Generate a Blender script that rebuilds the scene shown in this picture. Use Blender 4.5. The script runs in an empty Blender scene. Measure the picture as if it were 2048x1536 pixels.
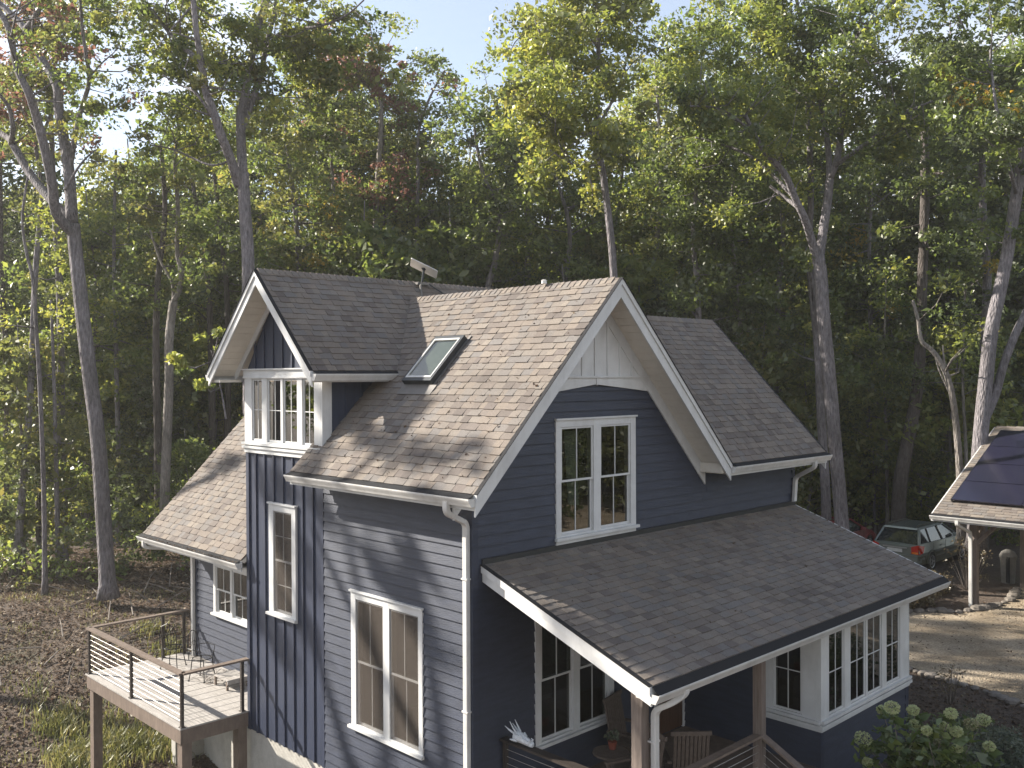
import bpy, math, random
import numpy as np
from mathutils import Vector, Matrix

random.seed(7)
RNG = np.random.default_rng(11)
S = bpy.context.scene
COL = S.collection

# ------------------------------------------------------------------ camera
CAM = np.array((-9.022, -10.065, 8.785)); YAW, PIT, ROL, FPX = 44.309, -0.446, -0.262, 1893.456
def _basis():
    ya, pi_, ro = np.radians([YAW, PIT, ROL])
    fw = np.array([math.sin(ya)*math.cos(pi_), math.cos(ya)*math.cos(pi_), math.sin(pi_)])
    r = np.array([math.cos(ya), -math.sin(ya), 0.0]); up = np.cross(r, fw)
    return fw, math.cos(ro)*r+math.sin(ro)*up, -math.sin(ro)*r+math.cos(ro)*up
FW, RT, UP = _basis()
def at(u, v, depth):
    d = FW+RT*((u-1024)/FPX)-UP*((v-768)/FPX)
    return CAM+d*depth
def on_z(u, v, z):
    d = FW+RT*((u-1024)/FPX)-UP*((v-768)/FPX)
    return CAM+d*((z-CAM[2])/d[2])
cd = bpy.data.cameras.new('camera'); cam = bpy.data.objects.new('camera', cd); COL.objects.link(cam)
cd.sensor_width = 36.0; cd.lens = FPX/2048*36; cd.clip_end = 3000; cd.clip_start = 0.1
m = Matrix(((RT[0], UP[0], -FW[0], CAM[0]), (RT[1], UP[1], -FW[1], CAM[1]), (RT[2], UP[2], -FW[2], CAM[2]), (0, 0, 0, 1)))
cam.matrix_world = m
S.camera = cam

# ------------------------------------------------------------------ light
SUN_EL, SUN_AZ = 30.2, -28.0
HAZE = 0.0006
SKY_STRENGTH, SUN_STRENGTH = 0.078, 5.0
w = bpy.data.worlds.new('World'); S.world = w; w.use_nodes = True
nt = w.node_tree; N = nt.nodes; L = nt.links
for n in list(N): N.remove(n)
out = N.new('ShaderNodeOutputWorld'); bg = N.new('ShaderNodeBackground')
sky = N.new('ShaderNodeTexSky'); sky.sky_type = 'NISHITA'; sky.sun_disc = False
sky.sun_elevation = math.radians(SUN_EL); sky.sun_rotation = math.radians(SUN_AZ)
sky.altitude = 300; sky.air_density = 1.0; sky.dust_density = 1.2
tc = N.new('ShaderNodeTexCoord'); sep = N.new('ShaderNodeSeparateXYZ'); L.new(tc.outputs['Generated'], sep.inputs[0])
mx = N.new('ShaderNodeMath'); mx.operation = 'ADD'; mx.inputs[1].default_value = 0.22; L.new(sep.outputs['Z'], mx.inputs[0])
dx = N.new('ShaderNodeMath'); dx.operation = 'DIVIDE'; L.new(sep.outputs['X'], dx.inputs[0]); L.new(mx.outputs[0], dx.inputs[1])
dy = N.new('ShaderNodeMath'); dy.operation = 'DIVIDE'; L.new(sep.outputs['Y'], dy.inputs[0]); L.new(mx.outputs[0], dy.inputs[1])
cb = N.new('ShaderNodeCombineXYZ'); L.new(dx.outputs[0], cb.inputs[0]); L.new(dy.outputs[0], cb.inputs[1])
mp = N.new('ShaderNodeMapping'); mp.inputs['Rotation'].default_value = (0, 0, 0.5); mp.inputs['Scale'].default_value = (0.9, 0.45, 1)
mp.inputs['Location'].default_value = (0.35, 0.2, 0)
L.new(cb.outputs[0], mp.inputs[0])
nz = N.new('ShaderNodeTexNoise'); nz.inputs['Scale'].default_value = 1.1; nz.inputs['Detail'].default_value = 7; nz.inputs['Roughness'].default_value = 0.55
nz.inputs['Distortion'].default_value = 0.6
L.new(mp.outputs[0], nz.inputs['Vector'])
rp = N.new('ShaderNodeValToRGB'); rp.color_ramp.elements[0].position = 0.42; rp.color_ramp.elements[1].position = 0.62; rp.color_ramp.elements[0].color = (.22, .22, .22, 1)
L.new(nz.outputs['Fac'], rp.inputs[0])
mixc = N.new('ShaderNodeMixRGB'); mixc.inputs[2].default_value = (7.4, 7.5, 7.8, 1)
el_ = N.new('ShaderNodeMapRange'); el_.interpolation_type = 'SMOOTHSTEP'; el_.inputs[1].default_value = 0.42; el_.inputs[2].default_value = 0.85; el_.inputs[3].default_value = 1; el_.inputs[4].default_value = 0.15
L.new(sep.outputs['Z'], el_.inputs[0])
ml = N.new('ShaderNodeMath'); ml.operation = 'MULTIPLY'; L.new(rp.outputs[0], ml.inputs[0]); L.new(el_.outputs[0], ml.inputs[1])
L.new(ml.outputs[0], mixc.inputs[0]); L.new(sky.outputs[0], mixc.inputs[1])
L.new(mixc.outputs[0], bg.inputs[0]); bg.inputs[1].default_value = SKY_STRENGTH
L.new(bg.outputs[0], out.inputs[0])
sd = bpy.data.lights.new('sun', 'SUN'); sd.energy = SUN_STRENGTH; sd.angle = math.radians(0.53); sd.color = (1.0, 0.93, 0.82)
so = bpy.data.objects.new('sun', sd); COL.objects.link(so)
el, az = math.radians(SUN_EL), math.radians(SUN_AZ)
TOSUN = Vector((math.sin(az)*math.cos(el), math.cos(az)*math.cos(el), math.sin(el)))
so.rotation_euler = TOSUN.to_track_quat('Z', 'Y').to_euler(); so.location = (-20, 30, 40)
S.view_settings.view_transform = 'Standard'; S.view_settings.look = 'None'
S.view_settings.exposure = 1.42; S.view_settings.gamma = 1.0; S.view_settings.use_curve_mapping = False
S.render.engine = 'CYCLES'
S.cycles.max_bounces = 8; S.cycles.transparent_max_bounces = 12; S.cycles.diffuse_bounces = 4
S.cycles.use_denoising = True

# ------------------------------------------------------------------ materials
MATS = {}
def nmat(name):
    mt = bpy.data.materials.new(name); mt.use_nodes = True; n = mt.node_tree.nodes
    b = n['Principled BSDF']; MATS[name] = mt
    return mt, n, mt.node_tree.links, b
def plain(name, col, rough=0.6, metal=0.0, var=0.12, nscale=6.0, bump=0.0, bscale=40.0, stretch=(1, 1, 1), spec=0.5, col2=None):
    mt, n, l, b = nmat(name)
    t = n.new('ShaderNodeTexCoord'); mpn = n.new('ShaderNodeMapping'); mpn.inputs['Scale'].default_value = stretch
    l.new(t.outputs['Object'], mpn.inputs[0])
    no = n.new('ShaderNodeTexNoise'); no.inputs['Scale'].default_value = nscale; no.inputs['Detail'].default_value = 6; no.inputs['Roughness'].default_value = 0.62
    l.new(mpn.outputs[0], no.inputs['Vector'])
    r = n.new('ShaderNodeValToRGB'); e = r.color_ramp.elements
    c2 = col2 or tuple(min(1, c*(1+var)) for c in col)
    e[0].position = 0.3; e[0].color = (*[c*(1-var) for c in col], 1); e[1].position = 0.7; e[1].color = (*c2, 1)
    l.new(no.outputs['Fac'], r.inputs[0]); l.new(r.outputs[0], b.inputs['Base Color'])
    b.inputs['Roughness'].default_value = rough; b.inputs['Metallic'].default_value = metal; b.inputs['Specular IOR Level'].default_value = spec
    if bump:
        n2 = n.new('ShaderNodeTexNoise'); n2.inputs['Scale'].default_value = bscale; n2.inputs['Detail'].default_value = 4
        l.new(mpn.outputs[0], n2.inputs['Vector'])
        bp = n.new('ShaderNodeBump'); bp.inputs['Strength'].default_value = bump; bp.inputs['Distance'].default_value = 0.02
        l.new(n2.outputs['Fac'], bp.inputs['Height']); l.new(bp.outputs[0], b.inputs['Normal'])
    return mt
plain('white_trim', (0.60, 0.60, 0.595), 0.5, var=0.07, nscale=3)
plain('soffit_white', (0.66, 0.615, 0.54), 0.6, var=0.05)
plain('gutter_white', (0.58, 0.57, 0.55), 0.35, var=0.08, nscale=2.5)
plain('navy_siding', (0.027, 0.034, 0.057), 0.55, var=0.22, nscale=2.2, bump=0.25, bscale=30, stretch=(1, 1, 6))
plain('navy_batten', (0.028, 0.036, 0.064), 0.5, var=0.15, nscale=2.0, bump=0.15, bscale=30, stretch=(6, 6, 1))
plain('foundation', (0.42, 0.40, 0.36), 0.85, var=0.12, nscale=2.5, bump=0.4, bscale=20)
plain('deck_board', (0.36, 0.335, 0.31), 0.75, var=0.2, nscale=5, bump=0.4, bscale=30, stretch=(8, 1, 1))
plain('deck_brown', (0.165, 0.125, 0.10), 0.6, var=0.22, nscale=4, bump=0.3, bscale=30, stretch=(3, 3, 1))
plain('post_wood', (0.17, 0.135, 0.115), 0.75, var=0.3, nscale=3, bump=0.6, bscale=18, stretch=(8, 8, .7))
plain('bronze', (0.055, 0.045, 0.04), 0.45, metal=0.3)
plain('cable', (0.45, 0.43, 0.40), 0.45, metal=0.6)
plain('iron', (0.025, 0.024, 0.024), 0.5, metal=0.4)
plain('dark_metal', (0.05, 0.055, 0.06), 0.4, metal=0.6)
plain('flashing', (0.16, 0.15, 0.14), 0.5, metal=0.4)
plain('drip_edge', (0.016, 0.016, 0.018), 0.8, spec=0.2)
plain('interior', (0.075, 0.064, 0.056), 0.8, var=0.4, nscale=1.5)
plain('curtain', (0.42, 0.52, 0.45), 0.8)
plain('red_fabric', (0.25, 0.07, 0.05), 0.8)
plain('dish_white', (0.7, 0.68, 0.64), 0.4)
plain('solar', (0.013, 0.013, 0.028), 0.2, var=0.15, nscale=3, spec=0.8)
plain('stone', (0.16, 0.14, 0.12), 0.9, var=0.35, nscale=4, bump=0.6, bscale=12)
plain('ornament', (0.62, 0.64, 0.66), 0.55, var=0.2, nscale=25, bump=0.6, bscale=30)
plain('door_wood', (0.085, 0.042, 0.025), 0.5, var=0.3, nscale=4, stretch=(6, 6, 1))
plain('wicker', (0.10, 0.075, 0.06), 0.8, var=0.3, nscale=20, bump=0.5, bscale=60)
plain('car_paint', (0.19, 0.215, 0.20), 0.3, metal=0.55, var=0.04)
plain('car_clad', (0.085, 0.088, 0.062), 0.45, var=0.1)
plain('car_red', (0.18, 0.018, 0.018), 0.3, var=0.05)
plain('car_glass', (0.02, 0.026, 0.028), 0.06, var=0.1, spec=0.8)
plain('tyre', (0.02, 0.02, 0.02), 0.85)
plain('rim', (0.45, 0.45, 0.45), 0.35, metal=0.8)
plain('light_red', (0.45, 0.02, 0.01), 0.2)
plain('light_orange', (0.7, 0.18, 0.02), 0.2)
plain('plate', (0.5, 0.5, 0.48), 0.5)
plain('bin_grey', (0.19, 0.18, 0.165), 0.8, var=0.3, nscale=5, bump=0.5, bscale=10)
plain('twig', (0.20, 0.17, 0.145), 0.85, var=0.3, nscale=6)
plain('pot_red', (0.20, 0.05, 0.03), 0.6)

def stain(name, amt=.35, sc=(1.2, 1.2, .35), thr=(.45, .75), dark=(.45, .42, .38)):
    mt = MATS[name]; n = mt.node_tree.nodes; l = mt.node_tree.links; b = n['Principled BSDF']; src = b.inputs['Base Color'].links[0].from_socket
    t = n.new('ShaderNodeTexCoord'); mpn = n.new('ShaderNodeMapping'); mpn.inputs['Scale'].default_value = sc; l.new(t.outputs['Object'], mpn.inputs[0])
    no = n.new('ShaderNodeTexNoise'); no.inputs['Scale'].default_value = 2.6; no.inputs['Detail'].default_value = 9; no.inputs['Roughness'].default_value = .7; l.new(mpn.outputs[0], no.inputs['Vector'])
    mr = n.new('ShaderNodeMapRange'); mr.inputs[1].default_value = thr[0]; mr.inputs[2].default_value = thr[1]; mr.inputs[3].default_value = 0; mr.inputs[4].default_value = amt; l.new(no.outputs['Fac'], mr.inputs[0])
    mm = n.new('ShaderNodeMixRGB'); mm.blend_type = 'MULTIPLY'; l.new(mr.outputs[0], mm.inputs[0]); l.new(src, mm.inputs[1]); mm.inputs[2].default_value = (*dark, 1)
    l.new(mm.outputs[0], b.inputs['Base Color'])
stain('white_trim', .3); stain('gutter_white', .45, (1.5, 1.5, .5)); stain('soffit_white', .2); stain('deck_board', .5, (3, .6, 1)); stain('deck_brown', .4); stain('foundation', .5, (1, 1, .6))
stain('navy_siding', .4, (1.2, 1.2, .5), (.5, .72), (1.45, 1.4, 1.35)); stain('navy_batten', .35, (2.5, 2.5, .25), (.5, .72), (1.45, 1.4, 1.35))
def bark(name, c1, c2, sc=(10, 10, 2.4)):
    mt, n, l, b = nmat(name)
    t = n.new('ShaderNodeTexCoord'); mpn = n.new('ShaderNodeMapping'); mpn.inputs['Scale'].default_value = sc
    l.new(t.outputs['Object'], mpn.inputs[0])
    vo = n.new('ShaderNodeTexVoronoi'); vo.inputs['Scale'].default_value = 2.2; l.new(mpn.outputs[0], vo.inputs['Vector'])
    no = n.new('ShaderNodeTexNoise'); no.inputs['Scale'].default_value = 1.6; no.inputs['Detail'].default_value = 8; no.inputs['Roughness'].default_value = 0.7
    l.new(mpn.outputs[0], no.inputs['Vector'])
    big = n.new('ShaderNodeTexNoise'); big.inputs['Scale'].default_value = 0.55; big.inputs['Detail'].default_value = 3
    l.new(t.outputs['Object'], big.inputs['Vector'])
    r = n.new('ShaderNodeValToRGB'); e = r.color_ramp.elements; e[0].position = 0.32; e[0].color = (*c1, 1); e[1].position = 0.66; e[1].color = (*c2, 1)
    l.new(no.outputs['Fac'], r.inputs[0])
    mm = n.new('ShaderNodeMixRGB'); mm.blend_type = 'MULTIPLY'; mm.inputs[0].default_value = 0.7
    r2 = n.new('ShaderNodeValToRGB'); e = r2.color_ramp.elements; e[0].position = 0.35; e[0].color = (0.55, 0.52, 0.48, 1); e[1].position = 0.65; e[1].color = (1.15, 1.12, 1.12, 1)
    l.new(big.outputs['Fac'], r2.inputs[0]); l.new(r.outputs[0], mm.inputs[1]); l.new(r2.outputs[0], mm.inputs[2])
    l.new(mm.outputs[0], b.inputs['Base Color']); b.inputs['Roughness'].default_value = 0.9
    bp = n.new('ShaderNodeBump'); bp.inputs['Strength'].default_value = 0.9; bp.inputs['Distance'].default_value = 0.06
    ad = n.new('ShaderNodeMath'); ad.operation = 'ADD'; l.new(vo.outputs['Distance'], ad.inputs[0]); l.new(no.outputs['Fac'], ad.inputs[1])
    l.new(ad.outputs[0], bp.inputs['Height']); l.new(bp.outputs[0], b.inputs['Normal'])
    return mt
bark('bark_grey', (0.085, 0.078, 0.083), (0.29, 0.27, 0.285))
bark('bark_dark', (0.06, 0.05, 0.045), (0.15, 0.13, 0.12))
bark('bark_pale', (0.12, 0.11, 0.10), (0.34, 0.31, 0.28))

def ramp_attr(n, l, cols, attr='tone'):
    a = n.new('ShaderNodeAttribute'); a.attribute_name = attr
    r = n.new('ShaderNodeValToRGB'); e = r.color_ramp.elements
    while len(e) > 1: e.remove(e[-1])
    e[0].position = 0.0; e[0].color = (*cols[0], 1)
    for i, c in enumerate(cols[1:]):
        x = e.new((i+1)/(len(cols)-1)); x.color = (*c, 1)
    l.new(a.outputs['Fac'], r.inputs[0])
    return a, r
def leafmat(name, cols, trans=0.5, gloss=0.06):
    mt = bpy.data.materials.new(name); mt.use_nodes = True; MATS[name] = mt
    n = mt.node_tree.nodes; l = mt.node_tree.links
    for x in list(n): n.remove(x)
    o = n.new('ShaderNodeOutputMaterial')
    a, r = ramp_attr(n, l, cols)
    d = n.new('ShaderNodeBsdfDiffuse'); tr = n.new('ShaderNodeBsdfTranslucent'); g = n.new('ShaderNodeBsdfGlossy'); g.inputs['Roughness'].default_value = 0.45
    g.inputs['Color'].default_value = (0.9, 0.9, 0.85, 1)
    hs = n.new('ShaderNodeHueSaturation'); hs.inputs['Saturation'].default_value = 1.12; hs.inputs['Value'].default_value = 2.5; hs.inputs['Hue'].default_value = 0.482
    l.new(r.outputs[0], d.inputs[0]); l.new(r.outputs[0], hs.inputs['Color']); l.new(hs.outputs[0], tr.inputs[0])
    m1 = n.new('ShaderNodeMixShader'); m1.inputs[0].default_value = trans; l.new(d.outputs[0], m1.inputs[1]); l.new(tr.outputs[0], m1.inputs[2])
    m2 = n.new('ShaderNodeMixShader'); m2.inputs[0].default_value = gloss; l.new(m1.outputs[0], m2.inputs[1]); l.new(g.outputs[0], m2.inputs[2])
    l.new(m2.outputs[0], o.inputs[0])
    return mt
leafmat('leaf_green', [(0.043, 0.063, 0.022), (0.073, 0.104, 0.030), (0.104, 0.140, 0.039), (0.159, 0.183, 0.049)])
leafmat('leaf_olive', [(0.056, 0.069, 0.025), (0.088, 0.106, 0.035), (0.125, 0.138, 0.043), (0.175, 0.163, 0.050)])
leafmat('leaf_lime', [(0.084, 0.114, 0.030), (0.132, 0.162, 0.042), (0.180, 0.204, 0.054), (0.240, 0.240, 0.060)], trans=0.5)
leafmat('leaf_dark', [(0.030, 0.043, 0.019), (0.048, 0.066, 0.026), (0.066, 0.090, 0.031), (0.102, 0.120, 0.038)], trans=0.45)
leafmat('leaf_rust', [(0.08, 0.045, 0.035), (0.12, 0.068, 0.050), (0.16, 0.092, 0.062), (0.13, 0.095, 0.055)])
leafmat('leaf_yellow', [(0.15, 0.14, 0.03), (0.24, 0.20, 0.04), (0.32, 0.25, 0.05), (0.30, 0.20, 0.05)])
leafmat('leaf_litter_mat', [(0.055, 0.038, 0.028), (0.10, 0.07, 0.048), (0.16, 0.115, 0.08), (0.24, 0.19, 0.14)], trans=0.1, gloss=0.02)
leafmat('grass_mat', [(0.057, 0.069, 0.023), (0.103, 0.115, 0.034), (0.184, 0.184, 0.069), (0.299, 0.265, 0.127)], trans=0.3)
leafmat('dry_shrub', [(0.06, 0.05, 0.03), (0.10, 0.085, 0.045), (0.15, 0.125, 0.07), (0.20, 0.15, 0.09)], trans=0.3)
leafmat('sage', [(0.045, 0.06, 0.045), (0.075, 0.095, 0.065), (0.11, 0.13, 0.085), (0.15, 0.16, 0.10)], trans=0.25)
leafmat('hyd_leaf', [(0.045, 0.07, 0.024), (0.07, 0.105, 0.034), (0.10, 0.14, 0.042), (0.15, 0.18, 0.05)], trans=0.35)
leafmat('hyd_flower', [(0.20, 0.23, 0.12), (0.30, 0.34, 0.17), (0.38, 0.42, 0.22), (0.42, 0.40, 0.24)], trans=0.25)
leafmat('hyd_flower_pink', [(0.10, 0.06, 0.04), (0.16, 0.12, 0.07), (0.26, 0.27, 0.14), (0.34, 0.34, 0.18)], trans=0.2)

# shingles
mt, n, l, b = nmat('shingle')
a, r = ramp_attr(n, l, [(0.118, 0.100, 0.089), (0.160, 0.134, 0.115), (0.188, 0.157, 0.130), (0.166, 0.145, 0.127), (0.150, 0.137, 0.128), (0.206, 0.176, 0.146), (0.135, 0.114, 0.102)])
t = n.new('ShaderNodeTexCoord'); no = n.new('ShaderNodeTexNoise'); no.inputs['Scale'].default_value = 45; no.inputs['Detail'].default_value = 5; no.inputs['Roughness'].default_value = .75
l.new(t.outputs['Object'], no.inputs['Vector'])
no2 = n.new('ShaderNodeTexNoise'); no2.inputs['Scale'].default_value = 1.1; no2.inputs['Detail'].default_value = 3; l.new(t.outputs['Object'], no2.inputs['Vector'])
sc = n.new('ShaderNodeMapRange'); sc.inputs[1].default_value = .25; sc.inputs[2].default_value = .75; sc.inputs[3].default_value = 0.72; sc.inputs[4].default_value = 1.28
l.new(no.outputs['Fac'], sc.inputs[0])
sc2 = n.new('ShaderNodeMapRange'); sc2.inputs[1].default_value = .3; sc2.inputs[2].default_value = .7; sc2.inputs[3].default_value = 0.9; sc2.inputs[4].default_value = 1.1
l.new(no2.outputs['Fac'], sc2.inputs[0])
mu = n.new('ShaderNodeMath'); mu.operation = 'MULTIPLY'; l.new(sc.outputs[0], mu.inputs[0]); l.new(sc2.outputs[0], mu.inputs[1])
vm = n.new('ShaderNodeVectorMath'); vm.operation = 'SCALE'; l.new(r.outputs[0], vm.inputs[0]); l.new(mu.outputs[0], vm.inputs['Scale'])
l.new(vm.outputs[0], b.inputs['Base Color']); b.inputs['Roughness'].default_value = 0.9; b.inputs['Specular IOR Level'].default_value = 0.3
bp = n.new('ShaderNodeBump'); bp.inputs['Strength'].default_value = .5; bp.inputs['Distance'].default_value = .01; l.new(no.outputs['Fac'], bp.inputs['Height']); l.new(bp.outputs[0], b.inputs['Normal'])

# glass: see-through with a real mirror reflection
def glassmat(name, tint=(0.55, 0.56, 0.53), refl=1.5):
    mt = bpy.data.materials.new(name); mt.use_nodes = True; MATS[name] = mt
    n = mt.node_tree.nodes; l = mt.node_tree.links
    for x in list(n): n.remove(x)
    o = n.new('ShaderNodeOutputMaterial'); tr = n.new('ShaderNodeBsdfTransparent'); tr.inputs[0].default_value = (*tint, 1)
    g = n.new('ShaderNodeBsdfGlossy'); g.inputs['Roughness'].default_value = 0.01; g.inputs[0].default_value = (.95, .95, .95, 1)
    f = n.new('ShaderNodeFresnel'); f.inputs[0].default_value = refl
    ad = n.new('ShaderNodeMath'); ad.operation = 'ADD'; ad.use_clamp = True; ad.inputs[1].default_value = 0.05; l.new(f.outputs[0], ad.inputs[0])
    ge = n.new('ShaderNodeNewGeometry'); iv = n.new('ShaderNodeMath'); iv.operation = 'SUBTRACT'; iv.inputs[0].default_value = 1; l.new(ge.outputs['Backfacing'], iv.inputs[1])
    mf = n.new('ShaderNodeMath'); mf.operation = 'MULTIPLY'; l.new(ad.outputs[0], mf.inputs[0]); l.new(iv.outputs[0], mf.inputs[1])
    mi = n.new('ShaderNodeMixShader'); l.new(mf.outputs[0], mi.inputs[0]); l.new(tr.outputs[0], mi.inputs[1]); l.new(g.outputs[0], mi.inputs[2])
    l.new(mi.outputs[0], o.inputs[0])
    return mt
glassmat('glass')
def screenmat():
    mt = bpy.data.materials.new('screen'); mt.use_nodes = True; MATS['screen'] = mt; n = mt.node_tree.nodes; l = mt.node_tree.links
    for x in list(n): n.remove(x)
    o = n.new('ShaderNodeOutputMaterial'); a = n.new('ShaderNodeBsdfTransparent'); b = n.new('ShaderNodeBsdfDiffuse'); b.inputs[0].default_value = (.14, .12, .105, 1)
    m_ = n.new('ShaderNodeMixShader'); m_.inputs[0].default_value = .30; l.new(a.outputs[0], m_.inputs[1]); l.new(b.outputs[0], m_.inputs[2]); l.new(m_.outputs[0], o.inputs[0])
screenmat()
glassmat('glass_mirror', (0.30, 0.32, 0.30), 2.3)

# ------------------------------------------------------------------ mesh builder
def V(*a): return np.array(a, float)
class MB:
    def __init__(s): s.v = []; s.f = []; s.t = []
    def poly(s, pts, faces, tone=0.5):
        o = len(s.v); s.v += [tuple(p) for p in pts]; s.f += [tuple(i+o for i in f) for f in faces]; s.t += [tone]*len(faces)
    def hexa(s, p, tone=0.5):   # p[0..3] one face loop, p[4..7] opposite loop
        p = [np.asarray(q, float) for q in p]
        F = [(0, 3, 2, 1), (4, 5, 6, 7), (0, 1, 5, 4), (1, 2, 6, 5), (2, 3, 7, 6), (3, 0, 4, 7)]
        if np.dot(np.cross(p[1]-p[0], p[3]-p[0]), p[4]-p[0]) < 0: F = [f[::-1] for f in F]
        s.poly(p, F, tone)
    def para(s, o, A, B, C, tone=0.5):
        o, A, B, C = [np.asarray(q, float) for q in (o, A, B, C)]
        s.hexa([o, o+A, o+A+B, o+B, o+C, o+A+C, o+A+B+C, o+B+C], tone)
    def box(s, a, b, tone=0.5):
        s.para(a, (b[0]-a[0], 0, 0), (0, b[1]-a[1], 0), (0, 0, b[2]-a[2]), tone)
    def prism(s, pts, ext, tone=0.5):
        pts = [np.asarray(q, float) for q in pts]; n = len(pts); ext = np.asarray(ext, float)
        nrm = sum(np.cross(pts[i]-pts[0], pts[i+1]-pts[0]) for i in range(1, n-1))
        if np.dot(nrm, ext) > 0: pts = pts[::-1]
        F = [tuple(range(n)), tuple(range(2*n-1, n-1, -1))]+[(i, i+n, (i+1) % n+n, (i+1) % n) for i in range(n)]
        s.poly(pts+[p+ext for p in pts], F, tone)
    def tube(s, path, rad, n=8, tone=0.5, cap=True):
        P = [np.asarray(p, float) for p in path]
        if np.isscalar(rad): rad = [rad]*len(P)
        ref = np.array([0.31, 0.17, 0.93]); o = len(s.v); k = len(P); prev = None
        for i, p in enumerate(P):
            t = P[min(i+1, k-1)]-P[max(i-1, 0)]; t = t/(np.linalg.norm(t)+1e-9)
            if prev is None:
                a = np.cross(t, ref if abs(t@ref) < .95 else np.array([1., 0, 0]))
            else: a = prev-t*(prev@t)
            a = a/(np.linalg.norm(a)+1e-9); prev = a; b_ = np.cross(t, a)
            for j in range(n):
                th = 2*math.pi*j/n; s.v.append(tuple(p+rad[i]*(math.cos(th)*a+math.sin(th)*b_)))
        for i in range(k-1):
            for j in range(n):
                q = o+i*n; s.f.append((q+j, q+(j+1) % n, q+n+(j+1) % n, q+n+j)); s.t.append(tone)
        if cap:
            s.f.append(tuple(o+j for j in range(n))[::-1]); s.t.append(tone)
            s.f.append(tuple(o+(k-1)*n+j for j in range(n))); s.t.append(tone)
    def rpipe(s, path, w_, d_, ref, tone=0.5):
        """rectangular pipe; ref is the direction of width"""
        P = [np.asarray(p, float) for p in path]; ref = np.asarray(ref, float); o = len(s.v); k = len(P)
        c = .25
        prof = [(-1, -1+c), (-1+c, -1), (1-c, -1), (1, -1+c), (1, 1-c), (1-c, 1), (-1+c, 1), (-1, 1-c)]
        for i, p in enumerate(P):
            t0 = P[i]-P[i-1] if i else P[1]-P[0]; t1 = P[i+1]-P[i] if i < k-1 else t0
            t0 = t0/np.linalg.norm(t0); t1 = t1/np.linalg.norm(t1); t = t0+t1; t /= np.linalg.norm(t)
            b_ = np.cross(t, ref); b_ /= np.linalg.norm(b_); sc_ = 1/max(.4, t@t0)
            for x, y in prof: s.v.append(tuple(p+ref*x*w_/2+b_*y*d_/2*sc_))
        n = 8
        for i in range(k-1):
            for j in range(n):
                q = o+i*n; s.f.append((q+j, q+(j+1) % n, q+n+(j+1) % n, q+n+j)); s.t.append(tone)
        s.f.append(tuple(o+j for j in range(n))[::-1]); s.f.append(tuple(o+(k-1)*n+j for j in range(n))); s.t += [tone]*2
    def lathe(s, c, prof, n=16, tone=0.5):
        o = len(s.v); c = np.asarray(c, float)
        for r_, z in prof:
            for j in range(n):
                th = 2*math.pi*j/n; s.v.append((c[0]+r_*math.cos(th), c[1]+r_*math.sin(th), c[2]+z))
        for i in range(len(prof)-1):
            for j in range(n):
                q = o+i*n; s.f.append((q+j, q+(j+1) % n, q+n+(j+1) % n, q+n+j)); s.t.append(tone)
    def mesh(s, name, mat, smooth=False):
        me = bpy.data.meshes.new(name); me.from_pydata(s.v, [], s.f)
        a = me.attributes.new('tone', 'FLOAT', 'FACE'); a.data.foreach_set('value', s.t)
        for x in (mat if isinstance(mat, (list, tuple)) else [mat]): me.materials.append(MATS[x])
        if smooth: me.polygons.foreach_set('use_smooth', [True]*len(me.polygons))
        me.update(); return me
    def build(s, name, mat, parent=None, smooth=False, **pr):
        return link(name, s.mesh(name, mat, smooth), parent, **pr)
def link(name, me, parent=None, **pr):
    o = bpy.data.objects.new(name, me); COL.objects.link(o)
    if parent is not None:
        o.parent = parent; o.matrix_parent_inverse = PW[parent.name].inverted()
        PW[o.name] = Matrix.Identity(4)
    else: PW[o.name] = Matrix.Identity(4)
    for k, v_ in pr.items(): o[k] = v_
    return o
PW = {}
def thing(name, loc, label, cat, group=None):
    o = bpy.data.objects.new(name, None); COL.objects.link(o); o.location = loc; o.empty_display_size = .3
    PW[o.name] = Matrix.Translation(loc)
    o['label'] = label; o['category'] = cat
    if group: o['group'] = group
    return o

# fast leaf meshes ------------------------------------------------------------
def leaf_arrays(P, tone, size, rng, up=0.35, aspect=.55):
    n = len(P)
    nrm = rng.normal(size=(n, 3)); nrm[:, 2] += up*2; nrm /= np.linalg.norm(nrm, axis=1)[:, None]
    a = rng.normal(size=(n, 3)); a -= nrm*(a*nrm).sum(1)[:, None]; a /= np.linalg.norm(a, axis=1)[:, None]
    b_ = np.cross(nrm, a)
    s_ = (size*np.exp(rng.normal(size=n)*.33))[:, None]
    off = s_*aspect*.5
    droop = nrm*s_*.12
    Vv = np.empty((n, 4, 3))
    Vv[:, 0] = P-a*s_*.5-droop; Vv[:, 1] = P+b_*off; Vv[:, 2] = P+a*s_*.5-droop; Vv[:, 3] = P-b_*off
    return Vv.reshape(-1, 3), tone
def quads_mesh(name, Vv, tone, mat, matidx=None):
    n = len(Vv)//4
    me = bpy.data.meshes.new(name); me.vertices.add(len(Vv)); me.vertices.foreach_set('co', np.ascontiguousarray(Vv, dtype=np.float32).ravel())
    me.loops.add(n*4); me.polygons.add(n)
    me.polygons.foreach_set('loop_start', np.arange(0, n*4, 4, dtype=np.int32))
    me.loops.foreach_set('vertex_index', np.arange(n*4, dtype=np.int32))
    for x in (mat if isinstance(mat, (list, tuple)) else [mat]): me.materials.append(MATS[x])
    if matidx is not None: me.polygons.foreach_set('material_index', np.asarray(matidx, dtype=np.int32))
    me.update(calc_edges=True)
    a_ = me.attributes.new('tone', 'FLOAT', 'FACE'); a_.data.foreach_set('value', np.clip(tone, 0, 1).astype(np.float32))
    return me
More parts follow.
